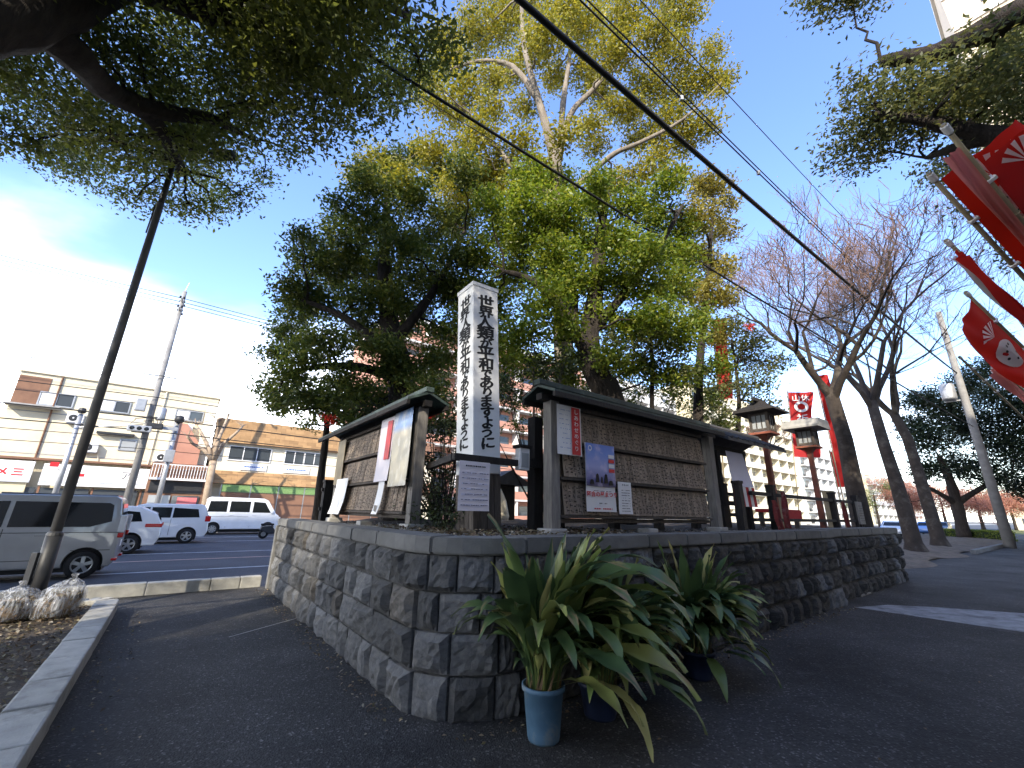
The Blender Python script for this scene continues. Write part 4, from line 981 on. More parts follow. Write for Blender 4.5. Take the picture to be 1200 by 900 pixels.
def tree(name, label, trunk, trad, limbs, cl, leafm, bark, dens, leaf, per=11, spread=.13, twigs=4, group='evergreen trees around the shrine bed', squash=.8, lr=.5, cat='tree', rmax=.09, sides=10):
    base = Vector(trunk[0]); t = thing(name, label, cat, base, 0, group)
    def rel(p): return Vector(p) - base
    # smooth the trunk polyline
    def dense(pts, rad, n=4):
        P, Q = [], []
        for i in range(len(pts) - 1):
            a = Vector(pts[max(0, i-1)]); b = Vector(pts[i]); c = Vector(pts[i+1]); d = Vector(pts[min(len(pts)-1, i+2)])
            for k in range(n):
                s = k / n; P.append(.5 * ((2*b) + (c-a)*s + (2*a-5*b+4*c-d)*s*s + (3*b-a-3*c+d)*s**3)); Q.append(rad[i] + (rad[i+1]-rad[i])*s)
        P.append(Vector(pts[-1])); Q.append(rad[-1]); return P, Q
    tp, tr = dense(trunk, trad)
    tr = [r * (1 + .07 * math.sin(i * 2.3)) for i, r in enumerate(tr)]
    MB().tube([rel(p) for p in tp], tr, sides).build('trunk', bark, t, smooth=True)
    nodes = list(zip(tp, tr))
    for pts, rad in limbs:
        lp, lq = dense(pts, rad); lq = [r * (1 + .08 * math.sin(i * 1.9)) for i, r in enumerate(lq)]
        MB().tube([rel(p) for p in lp], lq, 8).build('limb', bark, t, smooth=True); nodes += list(zip(lp, lq))
    br = MB()
    for c, r in sorted([q[:2] for q in cl], key=lambda q: min((Vector(q[0]) - n[0]).length for n in nodes)):
        c = Vector(c)
        best = min(nodes, key=lambda n: (n[0] - c).length + max(0, n[0].z - c.z) * .8 + (0 if n[1] > .03 else .8))
        r0 = min(best[1] * .7, rmax, .02 + .03 * r)
        pth = branch_path(best[0], c, .06); k = len(pth)
        br.tube([rel(p) for p in pth], [r0 + (.35 * r0 - r0) * i / (k-1) for i in range(k)], 5, False)
        nodes += [(p, r0 * .6) for p in pth[2:]]
        for q in range(twigs):
            d = Vector((rnd.gauss(0, 1), rnd.gauss(0, 1), rnd.gauss(0, .7) + .2)).normalized()
            pp = branch_path(c - d * r * .1, c + d * r * rnd.uniform(.7, 1.0), .05, 3, .08); br.tube([rel(p) for p in pp], [r0 * .33, r0*.26, r0*.2, r0*.12], 4, False)
    if br.v: stuff(br.build('branches', bark, t, smooth=True, fix=False))
    v, f = clumps_to_leaves(cl, dens, leaf, per, spread, squash); v = v - np.array(base)[None]
    cr_ = link('crown', fast_mesh('crown', v, f, leafm), t); stuff(cr_); return t
def pxc(lst, y0, jit=.8, k=1.0):
    """clumps from (u, v, radius in photo pixels[, depth]) standing about y0 metres ahead"""
    out = []
    for q in lst:
        y = (q[3] if len(q) > 3 else y0) + rnd.uniform(-jit, jit); c = at_y(q[0], q[1], y); dep = (c - ORG).dot(_fw); out.append((c, q[2] / FPX * dep * k))
    return out
def pxz(lst): return [at_z(u, v, z) for u, v, z in lst]
# --- the big camphor whose limbs reach over the camera from the left bed
tk = [Vector((-5.9, .9, -.05)), Vector((-5.8, 1.1, 1.6)), Vector((-5.6, 1.6, 3.6)), at_z(-60, 30, 5.6), at_z(55, 12, 6.6), at_z(150, -30, 8.2), at_z(260, -120, 10.5)]
lm = [([at_z(20, 15, 6.3), at_z(85, 62, 6.5), at_z(125, 105, 6.8), at_z(168, 125, 7.1), at_z(215, 135, 7.5), at_z(250, 140, 7.8), at_z(300, 165, 8.4)], [.22, .18, .155, .14, .115, .085, .03]),
      ([at_z(165, 124, 7.1), at_z(190, 155, 7.3), at_z(208, 190, 7.6), at_z(212, 197, 7.65)], [.14, .11, .095, .085]),
      ([at_z(150, -30, 8.2), at_z(240, 5, 8.0), at_z(325, 20, 8.0), at_z(350, 60, 8.1), at_z(375, 95, 8.2), at_z(422, 118, 8.5)], [.26, .22, .18, .15, .13, .07]),
      ([at_z(60, 25, 6.6), at_z(-60, -40, 7.2), at_z(-300, -200, 8.5)], [.3, .22, .1]),
      ([at_z(325, 20, 8.0), at_z(400, -10, 8.3), at_z(480, 20, 8.8)], [.14, .09, .04])]
bound = [(-400, 150), (0, 172), (60, 205), (130, 240), (190, 262), (250, 262), (290, 255), (325, 228), (352, 190), (400, 172), (450, 150), (485, 105), (520, 72), (548, 25), (552, -60)]
def vb(u):
    for (a, b), (c, d) in zip(bound[:-1], bound[1:]):
        if a <= u <= c: return b + (d - b) * (u - a) / (c - a)
    return -999
cl = []; rr = random.Random(5)
while len(cl) < 150:
    u, v = rr.uniform(-330, 548), rr.uniform(-230, 270); z = rr.uniform(7.0, 10.4); c = at_z(u, v, z); dep = (c - ORG).dot(_fw); r = rr.uniform(.55, .95); rp = r / dep * FPX
    if v + rp * .78 < vb(u) and vb(u + rp * .8) > v - 5: cl.append((c, r))
for u in range(-20, 545, 30):                      # the lower edge of the crown, sprays of uneven length
    v = vb(u); z = rr.uniform(7.2, 8.6); c = at_z(u, v - rr.uniform(16, 34), z); cl.append((c, rr.uniform(.30, .5)))
for k in range(60):                                # the rest of the crown, behind and above the camera
    cl.append((Vector((rr.uniform(-13, .5), rr.uniform(-7, 1.6), rr.uniform(7.0, 12.5))), rr.uniform(1.0, 1.6), .45))
for k in range(14): cl.append((Vector((rr.uniform(-12, -1), rr.uniform(-4, 6), rr.uniform(10.0, 13.5))), rr.uniform(1.0, 1.5), .45))
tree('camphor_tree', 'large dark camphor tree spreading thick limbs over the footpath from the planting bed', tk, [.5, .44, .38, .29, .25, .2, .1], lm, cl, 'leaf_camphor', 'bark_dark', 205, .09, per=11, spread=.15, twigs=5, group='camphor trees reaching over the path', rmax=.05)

# --- trees in the raised bed
Y = 9.5
tA = [Vector((1.0, Y, 1.1)), at_y(662, 480, Y), at_y(657, 330, Y), at_y(655, 235, Y), at_y(650, 185, Y), at_y(632, 120, Y - .2), at_y(613, 45, Y - .3), at_y(612, -40, Y - .3)]
lA = [([at_y(652, 195, Y), at_y(668, 135, Y), at_y(695, 105, Y + .2), at_y(735, 60, Y + .4), at_y(790, 5, Y + .6)], [.11, .09, .075, .06, .03]),
      ([at_y(655, 188, Y), at_y(660, 120, Y + .1), at_y(668, 60, Y + .4), at_y(672, -20, Y + .6)], [.11, .085, .06, .035]),
      ([at_y(655, 235, Y), at_y(690, 205, Y), at_y(720, 180, Y - .2), at_y(748, 168, Y - .3), at_y(800, 140, Y - .3), at_y(845, 97, Y - .3)], [.09, .08, .07, .06, .04, .015]),
      ([at_y(630, 115, Y - .2), at_y(600, 78, Y), at_y(560, 72, Y), at_y(520, 85, Y)], [.11, .085, .06, .03]),
      ([at_y(652, 230, Y), at_y(620, 215, Y - .2), at_y(575, 165, Y - .2), at_y(540, 120, Y)], [.12, .09, .06, .03])]
cA = pxc([(525, 75, 26), (558, 40, 32), (545, 108, 26), (592, 25, 30), (600, 85, 24), (508, 118, 22), (640, 40, 30), (688, 30, 32), (722, 62, 28), (690, 82, 26), (640, -50, 45), (720, -40, 45), (570, -40, 40), (790, -30, 40), (800, 15, 28), (768, 40, 24), (790, 62, 24), (757, 100, 28), (800, 105, 30), (832, 95, 18), (778, 148, 30), (822, 150, 24), (745, 165, 18), (850, 92, 13), (843, 108, 10), (560, 160, 26), (608, 165, 20), (690, 150, 20), (615, 125, 18), (720, 130, 18), (575, 130, 20), (650, 90, 20), (535, 140, 18), (700, 175, 16), (520, 45, 20), (660, 10, 26), (835, 60, 16), (800, 170, 18), (440, 192, 24), (470, 212, 26), (508, 178, 24), (535, 222, 26), (570, 205, 24), (602, 222, 22), (720, 215, 22), (752, 205, 20), (790, 205, 18), (418, 205, 18), (640, 215, 18), (690, 240, 20), (590, 190, 22), (545, 185, 20), (625, 60, 22), (705, 110, 20), (740, 130, 20), (660, 160, 18), (630, 190, 18), (770, 185, 18), (500, 95, 16), (575, 95, 20), (735, 20, 26), (610, 0, 26)], Y, 1.3)
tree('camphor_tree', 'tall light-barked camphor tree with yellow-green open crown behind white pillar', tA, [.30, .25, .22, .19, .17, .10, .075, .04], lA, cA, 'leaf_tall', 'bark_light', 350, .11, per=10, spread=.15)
Y = 8.6
tB = [Vector((2.15, Y, 1.1)), at_y(718, 480, Y), at_y(700, 440, Y), at_y(690, 400, Y), at_y(700, 330, Y + .2), at_y(704, 270, Y + .4), at_y(715, 215, Y + .6)]
lB = [([at_y(694, 425, Y), at_y(672, 385, Y - .2), at_y(645, 345, Y - .3), at_y(615, 325, Y - .4), at_y(590, 318, Y - .4)], [.20, .14, .11, .08, .04]),
      ([at_y(692, 390, Y), at_y(735, 340, Y), at_y(775, 285, Y), at_y(800, 240, Y)], [.14, .10, .07, .03]),
      ([at_y(668, 400, Y), at_y(672, 350, Y), at_y(650, 280, Y), at_y(630, 235, Y)], [.12, .1, .07, .04])]
cB = pxc([(620, 240, 32), (590, 270, 32), (660, 248, 34), (650, 300, 36), (600, 320, 34), (690, 285, 32), (640, 350, 32), (580, 360, 30), (722, 330, 32), (700, 372, 28), (742, 385, 32), (757, 300, 30), (740, 240, 26), (768, 255, 28), (790, 330, 28), (772, 370, 30), (800, 395, 28), (560, 300, 26), (610, 285, 26), (670, 330, 26), (615, 390, 28), (660, 385, 24), (720, 280, 24), (575, 240, 22), (700, 235, 22), (640, 270, 26), (780, 215, 20), (560, 400, 26), (600, 420, 24), (800, 270, 24), (735, 290, 26), (760, 340, 26), (800, 300, 22), (820, 375, 22), (840, 430, 18), (690, 330, 24), (715, 420, 22), (620, 205, 24), (655, 215, 24), (700, 210, 20), (560, 340, 24), (545, 375, 24), (630, 430, 24), (665, 440, 20), (745, 430, 22), (780, 440, 22), (680, 420, 22), (590, 400, 24), (650, 320, 26), (810, 440, 20), (770, 300, 24)], Y, 1.3)
tree('broadleaf_tree', 'bright green broadleaf tree with dark leaning trunk behind the poster board', tB, [.34, .30, .28, .23, .18, .14, .06], lB, cB, 'leaf_mid', 'bark_dark', 440, .104, per=11, spread=.12)
Y = 9.2
tC = [Vector((-2.3, Y, 1.1)), at_y(470, 480, Y), at_y(468, 430, Y), at_y(455, 370, Y), at_y(450, 300, Y), at_y(455, 220, Y)]
lC = [([at_y(468, 430, Y), at_y(440, 400, Y - .3), at_y(400, 370, Y - .4), at_y(350, 350, Y - .4)], [.17, .12, .08, .03]),
      ([at_y(462, 400, Y), at_y(495, 360, Y - .2), at_y(520, 320, Y - .2), at_y(545, 270, Y)], [.15, .11, .08, .04]),
      ([at_y(468, 445, Y), at_y(420, 430, Y - .3), at_y(370, 430, Y - .5), at_y(330, 440, Y - .5)], [.13, .1, .07, .03])]
cC = pxc([(430, 218, 28), (460, 192, 24), (480, 232, 32), (440, 262, 34), (402, 272, 28), (368, 302, 32), (350, 342, 30), (340, 390, 26), (400, 320, 36), (450, 322, 36), (500, 290, 32), (520, 340, 32), (480, 372, 32), (430, 388, 34), (380, 402, 34), (338, 440, 26), (405, 450, 32), (360, 462, 26), (465, 430, 30), (510, 420, 28), (540, 300, 28), (540, 258, 28), (562, 222, 26), (520, 205, 24), (375, 355, 28), (425, 350, 30), (322, 415, 18), (316, 455, 16), (400, 240, 18), (355, 275, 16), (500, 460, 26), (440, 470, 26), (545, 200, 22), (490, 180, 18), (470, 290, 30), (520, 260, 26), (415, 300, 28), (460, 350, 28), (500, 330, 28), (540, 340, 26), (525, 390, 26), (450, 410, 28), (355, 415, 24), (395, 480, 22), (480, 470, 24), (420, 490, 20), (325, 470, 18), (510, 480, 22), (345, 365, 22)], Y, 1.3)
tree('broadleaf_tree', 'dense dark evergreen tree rising behind the left notice board', tC, [.34, .30, .27, .21, .15, .06], lC, cC, 'leaf_dark', 'bark_dark', 440, .104, per=11, spread=.12)
Y = 10.5
tD = [Vector((4.55, Y, 1.1)), at_y(818, 480, Y), at_y(822, 400, Y), at_y(830, 320, Y), at_y(836, 230, Y)]
cD = pxc([(836, 222, 22), (818, 255, 26), (846, 268, 20), (812, 300, 26), (842, 312, 22), (828, 345, 26), (838, 395, 22), (805, 345, 20), (855, 240, 12), (820, 215, 16), (850, 350, 16)], Y, .9)
tree('broadleaf_tree', 'slender tree with pale yellow sunlit crown at the right of shrine grove', tD, [.14, .12, .10, .07, .03], [], cD, 'leaf_yellow', 'bark_dark', 330, .11, per=11, spread=.12)
Y = 8.9
tE = [Vector((3.0, Y, 1.1)), at_y(764, 480, Y), at_y(765, 430, Y), at_y(762, 380, Y), at_y(766, 310, Y)]
cE = pxc([(765, 410, 26), (735, 425, 22), (795, 440, 24), (760, 385, 24), (780, 400, 20), (720, 405, 18)], Y, .8)
tree('sapling', 'thin dark-stemmed sapling above the poster board roof', tE, [.055, .05, .045, .035, .015], [], cE, 'leaf_grey', 'bark_dark', 260, .10)
Y = 11.2
tF = [Vector((5.9, Y, 1.1)), at_y(862, 560, Y), at_y(866, 470, Y), at_y(858, 400, Y)]
cF = pxc([(870, 420, 26), (850, 455, 24), (885, 450, 22), (905, 425, 20), (845, 490, 20), (880, 400, 22), (895, 475, 18), (862, 380, 18), (830, 460, 20)], Y, .9)
tree('sapling', 'small grey-green evergreen tree beside the furled crimson banner', tF, [.08, .07, .055, .02], [], cF, 'leaf_grey', 'bark_dark', 260, .10)
Y = 10.2
tG = [at_y(372, 602, Y), at_y(376, 560, Y), at_y(383, 500, Y), at_y(385, 440, Y)]; tG[0].z = 1.1
cG = pxc([(370, 478, 22), (345, 470, 20), (395, 462, 22), (408, 490, 18), (330, 478, 14), (360, 498, 12)], Y, .7)
tree('sapling', 'small evergreen with slim trunk by the fence at road end', tG, [.11, .09, .075, .03], [], cG, 'leaf_dark', 'bark_dark', 320, .10)
# understory shrubs between boards and trees
def shrub(label, loc, cl, mat, dens=190, leaf=.085):
    base = Vector(loc); t = thing('shrub', label, 'shrub', base, 0, 'shrubs growing behind the notice boards'); br = MB()
    for c, r in cl:
        for k in range(3): br.tube([(rnd.uniform(-.08, .08), rnd.uniform(-.08, .08), -.05)] + [(Vector(c) - base) * s + Vector((rnd.uniform(-.1, .1), rnd.uniform(-.1, .1), 0)) * r for s in (.5, 1.0)], [.018, .013, .005], 4, False)
    stuff(br.build('stems', 'bark_dark', t, fix=False)); v, f = clumps_to_leaves(cl, dens, leaf, 11, .09); stuff(link('foliage', fast_mesh('foliage', v - np.array(base)[None], f, mat), t)); return t
shrub('dark bushy shrub in front of the timber fence beside white pillar', L(.92, 1.75, BED), [(L(.92, 1.72, BED + .25), .30), (L(.85, 2.0, BED + .22), .26), (L(.9, 1.45, BED + .18), .22), (L(1.05, 1.9, BED + .5), .22)], 'leaf_shrub', 330, .05)
shrub('dark evergreen shrub behind the white pillar', L(1.6, 3.0, BED + .05), pxc([(520, 500, 30), (545, 470, 30), (500, 545, 24), (530, 545, 26), (575, 460, 24), (600, 455, 22)], 7.2, .5), 'leaf_shrub', 200)
shrub('dark evergreen shrub behind the lamp box fence post', L(2.7, 2.2, BED + .05), pxc([(640, 440, 26), (628, 470, 18), (660, 425, 24), (625, 420, 20), (650, 470, 20)], 7.4, .5), 'leaf_shrub', 170)
shrub('dark evergreen shrub behind the road end of left board', L(2.0, 5.0, BED + .05), pxc([(500, 500, 24), (480, 470, 22), (515, 570, 20), (440, 480, 22), (530, 590, 18)], 8.6, .5), 'leaf_shrub', 170)
shrub('dense laurel behind the gap between pillar and poster board', L(5.0, 4.6, BED + .05), pxc([(600, 470, 20), (590, 445, 22), (640, 490, 18), (610, 500, 14), (655, 450, 20), (575, 500, 14)], 10.5, .6), 'leaf_dark', 260, .09)
shrub('tall evergreen laurel above the poster board roof', L(6.2, 3.4, BED + .05), pxc([(690, 455, 20), (720, 450, 20), (755, 455, 20), (790, 465, 20), (815, 480, 18), (735, 470, 18), (835, 470, 18), (700, 430, 18), (850, 500, 16)], 10.8, .7), 'leaf_dark', 260, .09)
shrub('tall evergreen laurel behind the left board roof', L(2.8, 5.4, BED + .05), pxc([(440, 460, 22), (470, 490, 20), (410, 470, 20), (500, 450, 22), (530, 500, 18), (455, 440, 20), (430, 500, 16), (520, 430, 20)], 11.0, .7), 'leaf_dark', 260, .09)
# small scarlet sprays
for (u, v, y, lb) in ((385, 492, 8.0, 'small spray of scarlet leaves by the left board roof'), (505, 483, 7.0, 'small spray of scarlet leaves at the right end of left board roof'), (878, 383, 10.6, 'small spray of scarlet leaves above the taller lantern')):
    c = at_y(u, v, y); t = thing('scarlet_spray', lb, 'leaves', c); v_, f_ = clumps_to_leaves([(Vector((0, 0, 0)), .16)], 900, .07, 6, .05); stuff(link('leaves', fast_mesh('leaves', v_, f_, 'leaf_red'), t))
    MB().tube([(-.1, .1, -.25), (0, 0, -.05), (.05, .05, .15)], [.01, .008, .004], 4).build('twig', 'bark_dark', t)

# --- right-hand camphor
tk = [L(8.6, -6.2, 0), L(8.6, -6.1, 2.5), L(8.4, -5.6, 5.0), at_z(1330, 120, 6.6), at_z(1330, 0, 9.0), at_z(1300, -120, 11)]
lm = [([at_z(1330, 60, 7.6), at_z(1230, 5, 8.6), at_z(1150, 38, 8.8), at_z(1095, 62, 9.0), at_z(1032, 72, 9.2)], [.26, .22, .19, .15, .10]),
      ([at_z(1330, 140, 6.4), at_z(1240, 165, 6.9), at_z(1165, 160, 7.3), at_z(1090, 143, 7.8), at_z(1020, 132, 8.2)], [.22, .19, .15, .10, .03]),
      ([at_z(1165, 160, 7.3), at_z(1115, 175, 7.4), at_z(1085, 185, 7.6)], [.11, .08, .03])]
bnd = [(955, 90), (975, 165), (1000, 196), (1040, 218), (1080, 232), (1120, 225), (1150, 215), (1200, 250), (1300, 260), (1500, 300)]
def vb2(u):
    for (a, b), (c, d) in zip(bnd[:-1], bnd[1:]):
        if a <= u <= c: return b + (d - b) * (u - a) / (c - a)
    return -999
cl = []; rr = random.Random(8)
while len(cl) < 60:
    u, v = rr.uniform(958, 1450), rr.uniform(60, 255); z = rr.uniform(7.2, 10.0); c = at_z(u, v, z); dep = (c - ORG).dot(_fw); r = rr.uniform(.5, .85); rp = r / dep * FPX
    if v + rp * .75 < vb2(u) and v - rp * .6 > (95 if u < 1040 else 60 - (u - 1040) * .25) and u - rp * .8 > 950: cl.append((c, r))
cl += [(at_z(u, v, z), r) for u, v, z, r in ((1000, 8, 10.5, .35), (960, -5, 10.8, .45), (985, -30, 11, .7), (1020, -40, 11, .8), (1075, 105, 8.6, .6), (1010, 100, 8.8, .45), (1190, 60, 9.0, .6), (1200, 30, 9.6, .5), (1165, 85, 8.6, .5), (1150, 235, 6.6, .3), (1185, 280, 6.3, .3), (1200, 300, 6.1, .3))]
for k in range(34): cl.append((L(rr.uniform(4, 16), rr.uniform(-13, -6.5), rr.uniform(7, 12)), rr.uniform(.9, 1.5), .5))
tree('camphor_tree', 'camphor tree with mossy limbs hanging above the red flags', tk, [.5, .45, .42, .36, .28, .1], lm, cl, 'leaf_grey', 'bark_dark', 190, .09, per=11, spread=.14, group='camphor trees reaching over the path', rmax=.045)

# --- bare winter trees beyond the wall
def bare_tree(label, base, trunk_pts, r0, seed, height, spread=.55, leafy=0, lv=7, group='bare winter trees along the verge'):
    r = random.Random(seed); base = Vector(base); t = thing('bare_tree', label, 'tree', base, 0, group)
    pts = [base] + [Vector(p) for p in trunk_pts]; n = len(pts)
    rad = [r0 * 1.55] + [r0 * (1.05 - .35 * i / n) for i in range(1, n)]
    P = [pts[0] - Vector((0, 0, .15))] + pts[:1] + [pts[0].lerp(pts[1], .12)] + pts[1:]; Q = [r0 * 2.0, r0 * 1.6, r0 * 1.15] + rad[1:]
    MB().tube([p - base for p in P], Q, 12).build('trunk', 'bark_zelkova', t, smooth=True)
    big, fine = MB(), MB(); tips = []
    def grow(p, d, ln, rr_, lev):
        k = 3; path = [p]; dd = d.copy()
        for i in range(k):
            dd = (dd + Vector((r.gauss(0, .11), r.gauss(0, .11), r.gauss(0, .08) + .05))).normalized(); path.append(path[-1] + dd * ln / k)
        r1 = rr_ * .68
        tgt = big if lev >= 3 else fine
        tgt.tube([q - base for q in path], [rr_, rr_*.9, rr_*.78, r1], 7 if lev >= 5 else (5 if lev >= 3 else 3), False)
        if lev == 0:
            tips.append(path[-1]); return
        m = r.choice((2, 3, 3)) if lev < 5 else r.choice((2, 3))
        for j in range(m):
            nd = (dd + Vector((r.gauss(0, 1), r.gauss(0, 1), r.gauss(0, .55))) * spread * (.75 if j == 0 else 1.05) + Vector((0, 0, .10))).normalized()
            grow(path[-1] if j < 2 else path[2], nd, ln * r.uniform(.70, .88), max(.0085, r1 * (.85 if j == 0 else .66)), lev - 1)
    top = pts[-1]; d0 = (pts[-1] - pts[-2]).normalized(); rem = height - (top.z - base.z)
    for j in range(4):
        a = j * math.pi / 2 + r.uniform(-.4, .4); nd = (d0 + Vector((math.cos(a), math.sin(a), 0)) * spread * 1.05).normalized()
        grow(top - d0 * r.uniform(0, .6), nd, rem * .27, r0 * .52, lv - 1)
    stuff(big.build('limbs', 'bark_zelkova', t, smooth=True, fix=False)); stuff(fine.build('twigs', 'twig', t, fix=False))
    if leafy:
        c = np.array([tuple(q - base) for q in tips for _ in range(leafy)]); c += NPR.normal(size=c.shape) * .28
        v, f = leaf_quads(c, .07, .9, .5); stuff(link('withered_leaves', fast_mesh('withered_leaves', v, f, 'leaf_autumn'), t))
    return t
b1 = at_z(1071, 636, .10); y1 = 21.0; b1 = at_y(1071, 636, y1); b1.z = .12
bare_tree('tall bare zelkova with forked trunk just past the stone wall end', b1, [at_y(1050, 564, y1), at_y(1036, 522, y1), at_y(1021, 470, y1)], .29, 21, 19.5, .50, 1, 8)
y2 = 25.0; b2 = at_y(1099, 628, y2); b2.z = .12
bare_tree('bare zelkova standing behind the forked one beside a low hedge', b2, [at_y(1078, 560, y2), at_y(1064, 515, y2), at_y(1046, 482, y2)], .29, 33, 18.0, .50, 1, 8)
y3 = 13.5; b3 = at_y(1012, 622, y3); b3.z = .5
bare_tree('stout leaning bare tree with cut knobs rising behind the wall end', b3, [at_y(1000, 565, y3), at_y(990, 515, y3), at_y(972, 455, y3)], .25, 47, 12.5, .60, 0, 7)
y4 = 30.0; b4 = at_y(905, 600, y4); b4.z = ROADZ
bare_tree('slim bare street tree beyond the lantern posts', b4, [at_y(903, 560, y4), at_y(900, 530, y4)], .16, 52, 9, .45, 0, 6)
# pollarded street tree across the boulevard
b5 = at_b(240, 602, 31.3); b5.z = .02
t = thing('pollarded_tree', 'pale pollarded street tree across the road beside white van', 'tree', b5)
kn = [Vector((0, 0, 0)), at_b(245, 565, 31.3) - b5, at_b(250, 540, 31.3) - b5]
MB().tube(kn, [.26, .20, .22], 9).build('trunk', 'bark_pollard', t, smooth=True)
for (us) in ([(245, 525), (236, 508), (230, 498)], [(252, 520), (256, 500), (255, 492)], [(262, 520), (276, 508), (284, 500)], [(240, 528), (226, 520), (220, 512)], [(256, 515), (264, 496), (268, 486)]):
    pts = [kn[-1] - Vector((0, 0, .1))] + [at_b(u, v, 31.3 + rnd.uniform(-.8, .8)) - b5 for u, v in us]; MB().tube(pts, [.15, .12, .09, .07], 7).build('limb', 'bark_pollard', t, smooth=True)
    tw = MB()
    for k in range(7):
        d = Vector((rnd.gauss(0, .5), rnd.gauss(0, .5), rnd.uniform(.0, .8))); tw.tube([pts[-1], pts[-1] + d * .4, pts[-1] + d * .8 + Vector((0, 0, -.1))], [.03, .02, .01], 4, False)
    stuff(tw.build('twigs', 'bark_pollard', t, fix=False))
# dark evergreen over the verge at the right
Y = 38.0; bE = at_y(1128, 622, Y); bE.z = .05
tk = [bE, at_y(1121, 590, Y), at_y(1112, 560, Y), at_y(1100, 535, Y)]
lm = [([at_y(1121, 590, Y), at_y(1150, 572, Y - 1), at_y(1185, 555, Y - 2)], [.3, .2, .1]), ([at_y(1120, 590, Y), at_y(1095, 575, Y), at_y(1070, 565, Y + 1)], [.25, .18, .1])]
cl = pxc([(1100, 470, 26), (1140, 450, 28), (1180, 468, 30), (1088, 515, 26), (1150, 505, 34), (1192, 525, 30), (1070, 500, 20), (1120, 545, 22), (1210, 490, 30), (1160, 555, 24), (1120, 490, 28), (1195, 570, 20), (1085, 550, 18), (1230, 540, 30), (1160, 430, 18), (1075, 470, 16)], Y, 2.5)
tree('evergreen_tree', 'broad dark evergreen tree beyond the low hedge', tk, [.5, .42, .34, .2], lm, cl, 'leaf_pine', 'bark_dark', 60, .26, per=12, spread=.4, group='evergreens on the far verge', rmax=.15)
h0, h1 = at_z(1105, 630, .05), at_z(1178, 634, .05); hd = (h1 - h0)
hg = thing('hedge', 'low clipped green hedge behind the leaning utility pole', 'hedge', h0.lerp(h1, .5), math.atan2(hd.y, hd.x))
ln = hd.length; MB().box(-ln/2, ln/2, 0, 1.1, 0, .62).build('core', 'hedge_leaf_base', hg)
c = NPR.random((9000, 3)) * np.array([ln + .2, 1.3, .78]) - np.array([ln/2 + .1, .1, 0]); v, f = leaf_quads(c, .12, .8, .5); stuff(link('foliage', fast_mesh('foliage', v, f, 'leaf_mid'), hg))

